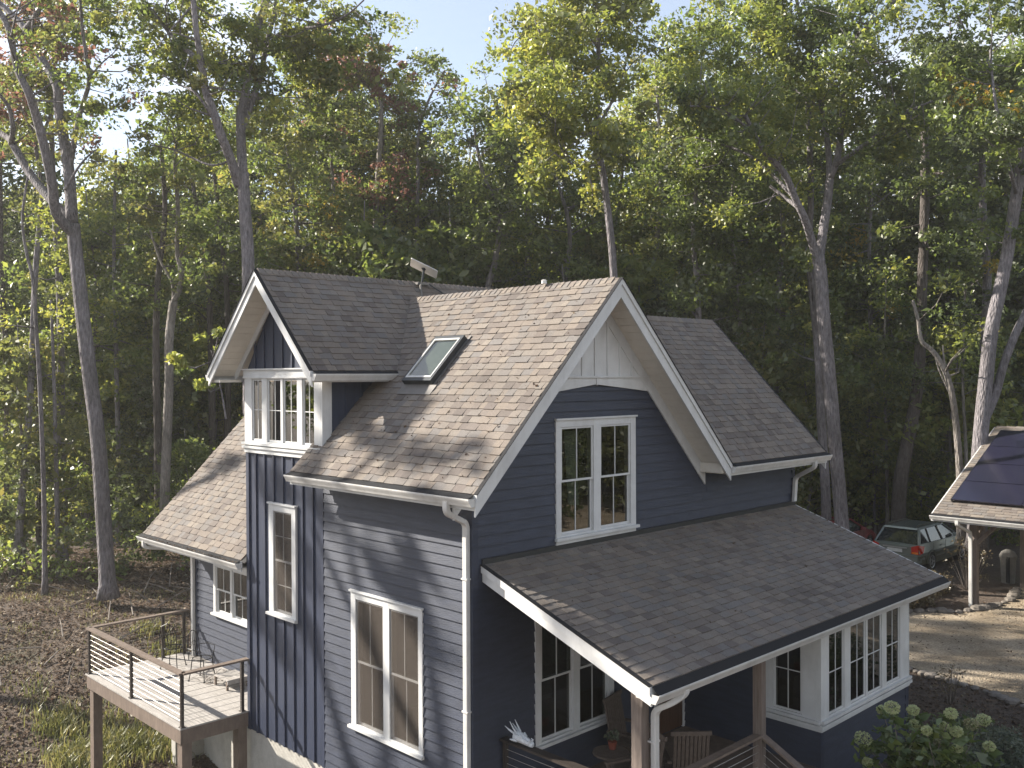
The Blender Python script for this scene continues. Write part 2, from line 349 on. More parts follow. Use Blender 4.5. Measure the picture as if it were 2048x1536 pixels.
def clusters(cent, rad, per, rng, flat=.6, tjit=.22, cut=None):
    """leaf positions in soft clumps; returns points and tones"""
    cent = np.asarray(cent); n = len(cent)
    idx = np.repeat(np.arange(n), per)
    d = rng.normal(size=(len(idx), 3)); d /= np.linalg.norm(d, axis=1)[:, None]
    rr = rng.random(len(idx))**.5
    R_ = np.asarray(rad)[idx] if not np.isscalar(rad) else rad
    P = cent[idx]+d*(rr*R_)[:, None]*np.array([1, 1, flat])
    base = rng.random(n)
    tone = base[idx]*.55+.2+rng.normal(size=len(idx))*tjit
    return P, tone

# ------------------------------------------------------------------ ground
def sst(x, a, b_): 
    t_ = np.clip((x-a)/(b_-a), 0, 1); return t_*t_*(3-2*t_)
def ground_z(x, y):
    x = np.asarray(x, float); y = np.asarray(y, float)
    d = (x-CAM[0])*FW[0]+(y-CAM[1])*FW[1]; s_ = (x-CAM[0])*RT[0]+(y-CAM[1])*RT[1]
    left = 1-sst(s_, -3.5, 4.0)
    dip = left*(1-sst(d, 18.0, 30.0))*2.1
    far = sst(d, 45, 120)*3
    return 1.9-dip+far+.06*np.sin(x*.9+y*.4)*left+.05*np.sin(y*1.3-x*.5)*left
def grid_mesh(name, xs, ys, zf, mat, **pr):
    X, Y = np.meshgrid(xs, ys, indexing='ij'); Z = zf(X, Y)
    Vv = np.stack([X, Y, Z], -1).reshape(-1, 3); nx, ny = X.shape
    i = np.arange(nx*ny).reshape(nx, ny)
    F = np.stack([i[:-1, :-1], i[1:, :-1], i[1:, 1:], i[:-1, 1:]], -1).reshape(-1, 4)
    me = bpy.data.meshes.new(name); me.from_pydata(Vv.tolist(), [], F.tolist()); me.materials.append(MATS[mat])
    me.polygons.foreach_set('use_smooth', [True]*len(F)); me.update()
    return link(name, me, **pr)
mt, n, l, b = nmat('forest_floor')
t = n.new('ShaderNodeTexCoord')
n1 = n.new('ShaderNodeTexNoise'); n1.inputs['Scale'].default_value = 0.35; n1.inputs['Detail'].default_value = 5; l.new(t.outputs['Object'], n1.inputs['Vector'])
n2 = n.new('ShaderNodeTexNoise'); n2.inputs['Scale'].default_value = 7; n2.inputs['Detail'].default_value = 10; n2.inputs['Roughness'].default_value = .8; l.new(t.outputs['Object'], n2.inputs['Vector'])
r1 = n.new('ShaderNodeValToRGB'); e = r1.color_ramp.elements; e[0].position = .3; e[0].color = (.045, .032, .024, 1); e[1].position = .72; e[1].color = (.19, .145, .11, 1)
x = e.new(.5); x.color = (.10, .073, .055, 1); l.new(n2.outputs['Fac'], r1.inputs[0])
r2 = n.new('ShaderNodeValToRGB'); e = r2.color_ramp.elements; e[0].position = .35; e[0].color = (.05, .055, .022, 1); e[1].position = .7; e[1].color = (.10, .10, .04, 1); l.new(n2.outputs['Fac'], r2.inputs[0])
rm = n.new('ShaderNodeValToRGB'); e = rm.color_ramp.elements; e[0].position = .60; e[1].position = .74; l.new(n1.outputs['Fac'], rm.inputs[0])
mm = n.new('ShaderNodeMixRGB'); l.new(rm.outputs[0], mm.inputs[0]); l.new(r1.outputs[0], mm.inputs[1]); l.new(r2.outputs[0], mm.inputs[2])
l.new(mm.outputs[0], b.inputs['Base Color']); b.inputs['Roughness'].default_value = .95
bp = n.new('ShaderNodeBump'); bp.inputs['Strength'].default_value = 1; bp.inputs['Distance'].default_value = .08; l.new(n2.outputs['Fac'], bp.inputs['Height']); l.new(bp.outputs[0], b.inputs['Normal'])
mt, n, l, b = nmat('gravel')
t = n.new('ShaderNodeTexCoord')
vo = n.new('ShaderNodeTexVoronoi'); vo.inputs['Scale'].default_value = 30; l.new(t.outputs['Object'], vo.inputs['Vector'])
n2 = n.new('ShaderNodeTexNoise'); n2.inputs['Scale'].default_value = .8; n2.inputs['Detail'].default_value = 6; l.new(t.outputs['Object'], n2.inputs['Vector'])
r1 = n.new('ShaderNodeValToRGB'); e = r1.color_ramp.elements; e[0].position = .0; e[0].color = (.26, .21, .155, 1); e[1].position = 1; e[1].color = (.56, .465, .34, 1); l.new(vo.outputs['Color'], r1.inputs[0])
r2 = n.new('ShaderNodeValToRGB'); e = r2.color_ramp.elements; e[0].position = .35; e[0].color = (.7, .66, .6, 1); e[1].position = .65; e[1].color = (1.1, 1.1, 1.1, 1); l.new(n2.outputs['Fac'], r2.inputs[0])
mm = n.new('ShaderNodeMixRGB'); mm.blend_type = 'MULTIPLY'; mm.inputs[0].default_value = 1; l.new(r1.outputs[0], mm.inputs[1]); l.new(r2.outputs[0], mm.inputs[2])
l.new(mm.outputs[0], b.inputs['Base Color']); b.inputs['Roughness'].default_value = .95
bp = n.new('ShaderNodeBump'); bp.inputs['Strength'].default_value = 1; bp.inputs['Distance'].default_value = .05; l.new(vo.outputs['Distance'], bp.inputs['Height']); l.new(bp.outputs[0], b.inputs['Normal'])

xs = np.unique(np.concatenate([np.linspace(-900, -60, 12), np.linspace(-60, 110, 171), np.linspace(110, 900, 12)]))
grid_mesh('ground', xs, xs, ground_z, 'forest_floor', kind='structure')
# gravel driveway sheet with an uneven edge
mb = MB()
edge = []
rr = random.Random(3)
near = [(12.6, 1.9), (13.1, .6), (13.15, -.6), (12.9, -1.4), (12.75, -2.5), (12.3, -3.4), (12.0, -5), (11.8, -9), (11.5, -16), (12, -26)]
far = [(40, -26), (40, -1), (30, .2), (26, .15), (23.4, .24), (22, -.1), (20.9, -.05), (20.1, .15), (19.2, .45), (18.9, .95), (18.2, 1.5), (16, 1.9)]
ring = near+far; fine = []
for i in range(len(ring)):
    p, q = ring[i], ring[(i+1) % len(ring)]; k = max(2, int(math.dist(p, q)/.35)) if max(abs(p[0]), abs(q[0])) < 30 and p[1] > -12 else 2
    for j in range(k):
        f = j/k; fine.append((p[0]+(q[0]-p[0])*f+rr.uniform(-.07, .07), p[1]+(q[1]-p[1])*f+rr.uniform(-.07, .07), 1.925))
mb.poly(fine, [tuple(range(len(fine)))]); mb.poly([(0, 0, 0)]*0, [])
g = mb.build('gravel_driveway', 'gravel', kind='structure')

# ------------------------------------------------------------------ HOUSE
house = thing('house', (4.5, 3.0, 1.9), 'dark navy gabled house with white trim and brown shingle roofs', 'house')
class Fr:
    def __init__(s, ax, c): s.ax = ax; s.c = c
    def P(s, a, z, o=0.0):
        return V(s.c-o, a, z) if s.ax == 'x' else V(a, s.c-o, z)
def fbox(mb, F, a0, a1, z0, z1, o0, o1, tone=.5):
    mb.para(F.P(a0, z0, o0), F.P(a1, z0, o0)-F.P(a0, z0, o0), F.P(a0, z1, o0)-F.P(a0, z0, o0), F.P(a0, z0, o1)-F.P(a0, z0, o0), tone)
def minus(iv, holes):
    res = [iv]
    for h0, h1 in holes:
        nr = []
        for a0, a1 in res:
            if h1 <= a0 or h0 >= a1: nr.append((a0, a1)); continue
            if h0 > a0: nr.append((a0, h0))
            if h1 < a1: nr.append((h1, a1))
        res = nr
    return res
LAP = .158
def backing(F, name, z0, z1, lo, hi, holes, mat, parent, o0=-.12, o1=-.004):
    """wall body cut round its openings; lo(z)/hi(z) are its side limits"""
    zs = sorted(set([z0, z1]+[z for h in holes for z in (h[2], h[3]) if z0 < z < z1]+[z for z in BREAKS.get(name, []) if z0 < z < z1]))
    mb = MB()
    for za, zb in zip(zs[:-1], zs[1:]):
        zm = (za+zb)/2; hs = [(h[0], h[1]) for h in holes if h[2] < zm < h[3]]
        for a0, a1 in minus((lo(zm), hi(zm)), hs):
            l0, l1 = (lo(za), lo(zb)) if a0 == lo(zm) else (a0, a0); h0, h1 = (hi(za), hi(zb)) if a1 == hi(zm) else (a1, a1)
            mb.hexa([F.P(l0, za, o0), F.P(h0, za, o0), F.P(h1, zb, o0), F.P(l1, zb, o0), F.P(l0, za, o1), F.P(h0, za, o1), F.P(h1, zb, o1), F.P(l1, zb, o1)])
    return mb.build('wall', mat, parent)
BREAKS = {}
def lap_wall(F, z0, z1, lo, hi, holes, parent, mat='navy_siding', rnd=random.Random(5)):
    k = int(math.ceil((z1-z0)/LAP))
    for i in range(k):
        c0 = z0+i*LAP; c1 = min(c0+LAP, z1)
        def piece(a0, a1, b0, b1, za, zb):
            if min(a1-a0, 9) < .03 and min(b1-b0, 9) < .03: return
            f0 = (za-c0)/LAP; f1 = (zb-c0)/LAP; oa = .034-.026*f0; ob = .034-.026*f1; j = rnd.uniform(-.0015, .0015)
            mb = MB(); mb.hexa([F.P(a0, za, 0), F.P(a1, za, 0), F.P(b1, zb+.004, 0), F.P(b0, zb+.004, 0), F.P(a0, za, oa+j), F.P(a1, za, oa+j), F.P(b1, zb+.004, ob+j), F.P(b0, zb+.004, ob+j)])
            mb.build('siding_board', mat, parent)
        cm = (c0+c1)/2
        L0, H0, L1, H1 = lo(c0), hi(c0), lo(c1), hi(c1)
        if H0-L0 < .05: continue
        if H1 < L1: H1 = L1 = (H1+L1)/2
        hs = [h for h in holes if h[2] < c1-.002 and h[3] > c0+.002]
        for a0, a1 in minus((lo(cm), hi(cm)), [(h[0], h[1]) for h in hs]):
            sl = abs(a0-lo(cm)) < 1e-6; sh = abs(a1-hi(cm)) < 1e-6
            aa, ab = (L0 if sl else a0), (H0 if sh else a1); ba, bb = (L1 if sl else a0), (H1 if sh else a1)
            # one butt joint in long runs
            if (ab-aa) > 5.0:
                jx = aa+(ab-aa)*rnd.uniform(.35, .65); piece(aa, jx-.0015, ba, jx-.0015, c0, c1); piece(jx+.0015, ab, jx+.0015, bb, c0, c1)
            else: piece(aa, ab, ba, bb, c0, c1)
        for h in hs:
            if h[2]-c0 > .02: piece(h[0], h[1], h[0], h[1], c0, h[2])
            if c1-h[3] > .02: piece(h[0], h[1], h[0], h[1], h[3], c1)
def window(F, a0, a1, z0, z1, units, zs0, zs1, style='dh', cols=2, rows=1, parent=house, glass='glass', head=.0, sillext=.04, depth=1.3, casing=.045, label=None, interior='interior', mid=None, screen=False):
    """outer casing a0..a1,z0..z1; units = openings"""
    mb = MB()
    us = sorted(units)
    edges = [a0]+[e for u in us for e in u]+[a1]
    for i in range(0, len(edges), 2): fbox(mb, F, edges[i], edges[i+1], z0+.0, z1, .0, casing)
    for u in us:
        fbox(mb, F, u[0], u[1], zs1, z1, .0, casing-.003); fbox(mb, F, u[0], u[1], z0, zs0, .0, casing-.003)
    fbox(mb, F, a0-sillext*.5, a1+sillext*.5, z1, z1+.028, .0, casing+.03)
    fbox(mb, F, a0-sillext, a1+sillext, zs0-.075, zs0-.03, casing, casing+.055)
    # jamb returns
    for u in us:
        fbox(mb, F, u[0]-.012, u[0]+.004, zs0, zs1, -.10, .002); fbox(mb, F, u[1]-.004, u[1]+.012, zs0, zs1, -.10, .002)
        fbox(mb, F, u[0], u[1], zs1-.004, zs1+.012, -.10, .002); fbox(mb, F, u[0], u[1], zs0-.012, zs0+.004, -.10, .002)
    w_ = mb.build('window', 'white_trim', parent)
    if label: w_['label'] = label
    for u in us:
        if style == 'dh':
            zm = mid or (zs0+zs1)/2; parts = [(zm-.018, zs1-.005, -.002, .026), (zs0+.005, zm+.018, -.036, -.008)]
        else: parts = [(zs0+.005, zs1-.005, -.006, .024)]
        for za, zb, oa, ob in parts:
            st = .030; mb = MB(); u0, u1 = u[0]+.006, u[1]-.006
            fbox(mb, F, u0, u0+st, za, zb, oa, ob); fbox(mb, F, u1-st, u1, za, zb, oa, ob)
            fbox(mb, F, u0+st, u1-st, za, za+st*1.1, oa, ob-.001); fbox(mb, F, u0+st, u1-st, zb-st*.85, zb, oa, ob-.001)
            mb.build('sash', 'white_trim', w_)
            oc = (oa+ob)/2
            mb = MB(); fbox(mb, F, u0+st-.004, u1-st+.004, za+st-.002, zb-st*.85+.004, oc-.003, oc+.003); mb.build('pane', glass, w_)
            gw0, gw1, gz0, gz1 = u0+st, u1-st, za+st*1.1, zb-st*.85
            for c in range(1, cols):
                x_ = gw0+(gw1-gw0)*c/cols; mb = MB(); fbox(mb, F, x_-.007, x_+.007, gz0, gz1, oc-.009, oc+.011); mb.build('muntin', 'white_trim', w_)
            for rw in range(1, rows):
                z_ = gz0+(gz1-gz0)*rw/rows; mb = MB(); fbox(mb, F, gw0, gw1, z_-.007, z_+.007, oc-.0085, oc+.0115); mb.build('muntin', 'white_trim', w_)
        if screen:
            mb = MB(); fbox(mb, F, u[0]+.008, u[1]-.008, zs0+.01, zs1-.01, .0275, .0285); mb.build('insect_screen', 'screen', w_)
    # room behind
    u0, u1 = us[0][0]-.02, us[-1][1]+.02; t_ = .02; dd = depth; mb = MB()
    fbox(mb, F, u0-t_, u0, zs0-.05, zs1+.05, -dd, -.11); fbox(mb, F, u1, u1+t_, zs0-.05, zs1+.05, -dd, -.11)
    fbox(mb, F, u0, u1, zs1+.02, zs1+.05, -dd, -.11); fbox(mb, F, u0, u1, zs0-.05, zs0-.02, -dd, -.11)
    fbox(mb, F, u0-t_, u1+t_, zs0-.05, zs1+.05, -dd-t_, -dd)
    mb.build('interior', interior, w_)
    return w_, (us[0][0], us[-1][1], zs0, zs1)

FX = Fr('x', 0.0); FY = Fr('y', 0.0); FL = Fr('x', .951); FSF = Fr('y', -2.65); FSL = Fr('x', 5.09)
GZ = 1.9
# --- windows (casing rect doubles as siding cut-out)
WL, hL = window(FX, 1.10, 2.965, 3.00, 5.265, [(1.195, 1.925), (2.085, 2.835)], 3.09, 5.15, 'dh', 2, 1, label='tall double window in the sunlit side wall', mid=4.13, screen=True)
WN, hN = window(FX, 4.665, 5.585, 4.40, 6.47, [(4.795, 5.43)], 4.50, 6.35, 'dh', 2, 2, label='narrow window in the board and batten tower', screen=True, mid=5.45)
WG, hG = window(FY, 1.71, 3.685, 6.13, 8.10, [(1.825, 2.60), (2.77, 3.555)], 6.30, 7.99, 'dh', 2, 1, label='double window under the gable peak', glass='glass')
WW, hW = window(FL, 8.02, 9.66, 3.52, 4.74, [(8.12, 8.80), (8.89, 9.56)], 3.60, 4.62, 'dh', 2, 1, label='double window above the deck')
DWU = [(4.025, 4.41), (4.575, 5.06), (5.13, 5.615), (5.795, 6.175)]
WD, hD = window(FX, 3.815, 6.44, 7.50, 8.775, DWU, 7.60, 8.76, 'case', 2, 2, label='band of four casements in the tower gable', casing=.05, glass='glass_mirror')
WP, hP = window(FY, 1.238, 3.09, 3.08, 5.30, [(1.36, 2.09), (2.24, 2.97)], 3.19, 5.16, 'dh', 2, 1, label='double window inside the porch', mid=4.13)
SFU = [(5.32, 5.856), (6.07, 6.64), (6.707, 7.26), (7.445, 8.01)]
WS, hS = window(FSF, 5.092, 8.355, 3.16, 4.66, SFU, 3.27, 4.62, 'case', 2, 2, label='row of four casements in the sunroom front', casing=.04, depth=2.3, glass='glass_mirror')
WSL, hSL = window(FSL, -2.648, -1.62, 3.16, 4.66, [(-2.36, -1.84)], 3.27, 4.62, 'case', 2, 2, label='single casement in the sunroom side', casing=.04, depth=2.0)
# curtain and chair glimpsed in the gable window
mb = MB(); mb.hexa([(2.30, .25, 6.7), (2.46, .16, 6.7), (2.46, .20, 7.9), (2.27, .30, 7.9), (2.31, .27, 6.7), (2.47, .18, 6.7), (2.47, .22, 7.9), (2.28, .32, 7.9)]); mb.build('curtain', 'curtain', WG)
mb = MB(); mb.tube([(3.22, .4, 6.2), (3.25, .4, 6.6), (3.20, .42, 6.9), (3.28, .45, 7.2)], [.10, .07, .08, .05], 8); mb.build('drapery', 'red_fabric', WG)

# --- wall bodies + siding
TS = 2.07
mslope = 1.01; RX = 2.66
def lo_g(z): return 0.0 if z < 7.50 else max(0.0, (z-7.50)/mslope)
def hi_g(z):
    if z < 7.30: return 9.0
    return min(9.0, 5.32-(z-7.50)/mslope) if z > 7.50 else 5.6
BREAKS['gable'] = [7.30, 7.50]
wg = backing(FY, 'gable', GZ-.1, 9.9, lo_g, hi_g, [(1.805, 3.575, 6.28, 8.01), (1.34, 2.99, 3.17, 5.18)], 'navy_siding', house)
holesY = [(1.71, 3.685, 6.13, 8.12), (1.238, 3.09, 3.08, 5.32), (4.18, 5.24, 2.4, 4.75), (5.09, 8.36, 0, 4.7)]
lap_wall(FY, GZ+.17, 8.60, lo_g, lambda z: min(hi_g(z), 9.0), holesY, wg)
ws = backing(FX, 'side', TS, 7.40, lambda z: 0.0, lambda z: 3.79, [(1.175, 2.855, 3.07, 5.17)], 'navy_siding', house)
lap_wall(FX, TS, 7.2, lambda z: 0.0, lambda z: 3.785, [(1.10, 2.965, 3.0, 5.28)], ws)
wt = backing(FX, 'tower', TS, 8.9, lambda z: 3.795, lambda z: 6.45, [(4.775, 5.45, 4.48, 6.37), (4.0, 6.20, 7.58, 8.78)], 'navy_batten', house)
BREAKS['towerg'] = []
def lo_t(z): return 5.146-(10.60-z)*.997
def hi_t(z): return 5.146+(10.60-z)*.997
wt2 = backing(FX, 'towerg', 8.90, 10.55, lambda z: max(3.795, lo_t(z)), lambda z: min(6.45, hi_t(z)), [], 'navy_batten', house)
def batten(F, a, z0, z1, parent, wdt=.045, o=.024, mat='navy_batten'):
    mb = MB(); fbox(mb, F, a-wdt/2, a+wdt/2, z0, z1, -.004, o); mb.build('batten', mat, parent)
bats = [6.105, 5.78, 5.455, 5.13, 4.80, 4.475, 4.15]
for a_ in bats:
    if 4.60 < a_ < 5.65: batten(FX, a_, TS, 4.40, wt); batten(FX, a_, 6.50, 7.43, wt)
    else: batten(FX, a_, TS, 7.43, wt)
batten(FX, 6.395, TS, 7.43, wt, .10, .028); batten(FX, 3.84, TS, 7.43, wt, .08, .026)
for a_ in (6.105, 5.78, 5.455, 5.13, 4.80, 4.475, 4.15):
    batten(FX, a_, 8.88, 10.58-abs(a_-5.146), wt2)
# tower side faces
mb = MB(); mb.box((.0, 6.33, TS), (3.0, 6.452, 8.85)); mb.build('wall', 'navy_batten', house)
cheek = MB(); cheek.box((.012, 3.80, 6.9), (1.9, 3.90, 8.82)); ck = cheek.build('wall', 'navy_batten', house)
for xx in (.45, .78, 1.1): 
    mb = MB(); mb.box((xx-.02, 3.782, 7.4), (xx+.02, 3.80, 8.8)); mb.build('batten', 'navy_batten', ck)
# tower trim: header, sill, corner boards
def tpart(name, boxes, mat='white_trim', parent=house, **pr):
    mb = MB()
    for b_ in boxes: mb.box(*b_)
    return mb.build(name, mat, parent, **pr)
tpart('header_board', [((-.062, 3.77, 8.776), (-.001, 6.47, 8.93)), ((-.10, 3.75, 8.93), (-.001, 6.49, 8.955))])
tpart('sill_board', [((-.085, 3.79, 7.455), (-.001, 6.50, 7.50)), ((-.052, 3.80, 7.37), (-.001, 6.455, 7.455))])
tpart('corner_board', [((-.055, 3.765, 7.47), (.14, 3.80, 8.75))])
tpart('corner_board', [((-.040, -.041, TS), (-.001, .075, 7.1)), ((-.001, -.040, GZ), (.075, -.001, 7.09))], 'navy_siding')
tpart('corner_board', [((8.93, -.032, GZ), (9.001, -.001, 7.0)), ((9.001, -.033, GZ), (9.03, .1, 6.99))], 'navy_siding')
# --- left (rear) wing
wl = backing(FL, 'wing', TS, 6.2, lambda z: 6.45, lambda z: 10.55, [(8.10, 9.58, 3.58, 4.64)], 'navy_siding', house)
lap_wall(FL, TS, 6.0, lambda z: 6.45, lambda z: 10.55, [(8.02, 9.66, 3.52, 4.77)], wl)
tpart('corner_board', [((.925, 10.47, TS), (.951, 10.58, 6.1)), ((.925, 10.55, TS), (1.05, 10.58, 6.1))], 'navy_siding')
mb = MB(); mb.prism([(.951, 10.53, TS), (9.0, 10.53, TS), (9.0, 10.53, 6.3), (4.97, 10.53, 9.95), (.951, 10.53, 6.3)], (0, -.1, 0)); mb.build('wall', 'navy_siding', house)
mb = MB(); mb.box((8.9, .0, GZ-.1), (8.997, 10.45, 6.5)); mb.build('wall', 'navy_siding', house)
# foundation
mb = MB(); mb.box((.03, .0, -1.2), (.3, 6.44, TS)); mb.box((.98, 6.44, -1.2), (1.25, 10.52, TS)); mb.box((.3, 6.2, -1.2), (.98, 6.43, TS-.002)); mb.box((.3, 10.3, -1.2), (8.9, 10.5, TS-.003))
mb.build('foundation', 'foundation', house)
# interior floor slabs stop light leaking up
mb = MB(); mb.box((.15, .13, 5.72), (8.88, 6.2, 5.8)); mb.box((.15, .13, 2.3), (8.88, 6.2, 2.4)); mb.build('floor', 'interior', house)

# --- roofs ---------------------------------------------------------
TABS = []
def clip(poly, pl_):
    def side(P_, a, b_): return (b_[0]-a[0])*(P_[1]-a[1])-(b_[1]-a[1])*(P_[0]-a[0])
    outp = poly
    for i in range(len(pl_)):
        a, b_ = pl_[i], pl_[(i+1) % len(pl_)]; inp = outp; outp = []
        if not inp: return []
        s_ = inp[-1]
        for e_ in inp:
            se, ss = side(e_, a, b_), side(s_, a, b_)
            if se >= 0:
                if ss < 0: t_ = ss/(ss-se); outp.append((s_[0]+(e_[0]-s_[0])*t_, s_[1]+(e_[1]-s_[1])*t_))
                outp.append(e_)
            elif ss >= 0: t_ = ss/(ss-se); outp.append((s_[0]+(e_[0]-s_[0])*t_, s_[1]+(e_[1]-s_[1])*t_))
            s_ = e_
    return outp
def area(p): return .5*sum(p[i][0]*p[(i+1) % len(p)][1]-p[(i+1) % len(p)][0]*p[i][1] for i in range(len(p)))
def roof_plane(O, du, dv, polys, parent, thick=.09, under='soffit_white', expo=.142, seed=1, owner='house', slab=True, tabs=True):
    O = np.asarray(O, float); du = np.asarray(du, float); dv = np.asarray(dv, float); nn = np.cross(du, dv); 
    if nn[2] < 0: nn = -nn
    polys = [p if area(p) > 0 else p[::-1] for p in polys]
    Q = lambda u_, v_, h=0: O+du*u_+dv*v_+nn*h
    robj = None
    if slab:
        mb = MB()
        for p in polys: mb.prism([Q(a, b_, -.004) for a, b_ in p], -nn*thick)
        robj = mb.build('roof', under, parent)
    if tabs:
        rd = random.Random(seed)
        u0 = min(a for p in polys for a, _ in p); u1 = max(a for p in polys for a, _ in p); v1 = max(b_ for p in polys for _, b_ in p)
        nr = int(math.ceil(v1/expo))
        for i in range(nr):
            va, vb = i*expo-.012, (i+1)*expo
            u_ = u0-rd.uniform(0, .3); hi_ = rd.random() < .5
            while u_ < u1:
                wd = rd.uniform(.11, .26); hi_ = not hi_
                rect = [(u_+.002, va), (u_+wd-.002, va), (u_+wd-.002, vb), (u_+.002, vb)]
                if hi_: t0 = .019+rd.uniform(-.002, .003); dv0 = 0
                else: t0 = .012+rd.uniform(-.002, .002); dv0 = .012; rect = [(u_+.002, va+dv0), (u_+wd-.002, va+dv0), rect[2], rect[3]]
                tone = min(1, max(0, rd.choice([.05, .2, .3, .4, .5, .6, .7, .85, .95])+rd.uniform(-.08, .08)))
                for p in polys:
                    c = clip(rect, p)
                    if len(c) < 3 or area(c) < 2e-4: continue
                    hh = lambda v_: .003+(t0-.003)*(1-max(0, min(1, (v_-va)/(vb-va))))
                    TABS.append((owner, parent, [Q(a, b_, hh(b_)) for a, b_ in c], nn, tone, robj))
                u_ += wd
    return robj
s2 = math.sqrt(1+mslope**2)
# main left slope (faces -x):  u along -y..+y, v up slope
YF = -.545
o_main = (-.458, YF, 7.188); dvm = V(1, 0, mslope)/s2; L_ = lambda x_: (x_+.458)*s2
polyA = [(0, 0), (4.13-YF, 0), (4.13-YF, L_(0)), (0, L_(0))]
polyB = [(0, L_(0)), (3.80-YF, L_(0)), (3.80-YF, L_(1.70)), (0, L_(1.70))]
polyC = [(0, L_(1.70)), (3.80-YF, L_(1.70)), (4.775-YF, L_(2.66)), (0, L_(2.66))]
r_main = roof_plane(o_main, (0, 1, 0), dvm, [polyA, polyB, polyC], house, seed=2)
# main right slope (hidden from camera)
o_mr = (5.778, YF, 7.188); dvr = V(-1, 0, mslope)/s2
LR = lambda x_: (5.778-x_)*s2
roof_plane(o_mr, (0, 1, 0), dvr, [[(0, 0), (.02, 0), (2.19-YF, LR(2.98)), (2.6-YF, LR(2.66)), (0, LR(2.66))], [(2.19-YF, LR(2.98)), (4.77-YF, LR(3.5)), (4.77-YF, LR(2.66)), (2.6-YF, LR(2.66))]], house, seed=3)
# dormer
sd_ = math.sqrt(1+1.003**2); dvd = V(0, 1, 1.003)/sd_; LD = lambda y_: (y_-3.344)*sd_
polD1 = [(0, 0), (1.232+.5, 0), (2.648+.5, LD(4.77)), (2.648+.5, LD(5.146)), (0, LD(5.146))]
polD2 = [(2.648+.5, LD(4.77)), (4.07+.5, 0), (5.7, 0), (5.7, LD(5.146)), (2.648+.5, LD(5.146))]
r_d1 = roof_plane((-.5, 3.344, 8.896), (1, 0, 0), dvd, [polD1, polD2], house, seed=4)
r_d2 = roof_plane((-.5, 6.948, 8.896), (1, 0, 0), V(0, -1, 1.003)/sd_, [[(0, 0), (5.7, 0), (5.7, LD(5.146)), (0, LD(5.146))]], house, seed=5)
# right wing, slope facing the camera, and its back
sw = (10.02-7.188)/(2.19-YF); sws = math.sqrt(1+sw*sw); LW_ = lambda y_: (y_-YF)*sws
r_w = roof_plane((2.9, YF, 7.188), (1, 0, 0), V(0, 1, sw)/sws, [[(5.76-2.9, 0), (9.35-2.9, 0), (9.35-2.9, LW_(2.19)), (.07, LW_(2.19))]], house, seed=6)
roof_plane((2.9, 4.925, 7.188), (1, 0, 0), V(0, -1, sw)/sws, [[(0, 0), (6.45, 0), (6.45, LW_(2.19)), (0, LW_(2.19))]], house, seed=7)
mb = MB(); mb.prism([(8.95, -.0, 6.4), (8.95, 4.4, 6.4), (8.95, 4.4, 7.5), (8.95, 2.19, 9.9), (8.95, 0, 7.5)], (.045, 0, 0)); mb.build('wall', 'navy_siding', house)
# left wing (rear) slope
LZ = lambda x_: (x_+.13)*s2
r_l = roof_plane((-.13, 6.46, 5.30), (0, 1, 0), dvm, [[(0, 0), (10.93-6.46, 0), (10.93-6.46, LZ(4.55)), (0, LZ(4.55))]], house, seed=8)
roof_plane((9.23, 6.46, 5.30), (0, 1, 0), dvr, [[(0, 0), (10.93-6.46, 0), (10.93-6.46, LZ(4.55)), (0, LZ(4.55))]], house, seed=9)
# porch roof
sp = (6.09-5.02)/3.046; sps = math.sqrt(1+sp*sp); LP = lambda y_: (y_+3.046)*sps
r_p = roof_plane((.19, -3.046, 5.02), (1, 0, 0), V(0, 1, sp)/sps, [[(0, 0), (8.82, 0), (8.82, LP(-.03)), (0, LP(-.03))]], house, seed=10, thick=.10)
def flush_tabs(owner, parent, limit=300):
    mine = [t_ for t_ in TABS if t_[0] == owner]
    sc_ = []
    for i, t_ in enumerate(mine):
        P_ = np.array(t_[2]); d = P_-CAM; w_ = d@FW; 
        if (w_ < 1).any(): sc_.append(0); continue
        u_ = FPX*(d@RT)/w_; v_ = FPX*(d@UP)/w_
        A_ = abs(.5*np.sum(u_*np.roll(v_, -1)-np.roll(u_, -1)*v_))
        vis = (CAM-P_[0])@t_[3] > 0 and abs(u_[0]) < 1024 and abs(v_[0]) < 768
        sc_.append(A_ if vis else 0)
    order = np.argsort(sc_)[::-1]; top = set(order[:limit].tolist())
    rest = {}
    for i, t_ in enumerate(mine):
        if i in top: mb = MB()
        else: mb = rest.setdefault(t_[5].name, (MB(), t_[5]))[0]
        P_ = t_[2]; n_ = len(P_); low = [p-t_[3]*.03 for p in P_]
        nrm = sum(np.cross(P_[k]-P_[0], P_[k+1]-P_[0]) for k in range(1, n_-1))
        seq = P_ if nrm@t_[3] > 0 else P_[::-1]; lw = [p-t_[3]*.03 for p in seq]
        mb.poly(list(seq)+lw, [tuple(range(n_))]+[(k, k+n_, (k+1) % n_+n_, (k+1) % n_) for k in range(n_)], t_[4])
        if i in top: mb.build('shingle', 'shingle', t_[5])
    for k_, (mb, ro) in rest.items(): mb.build('shingle_field', 'shingle', ro, kind='stuff')
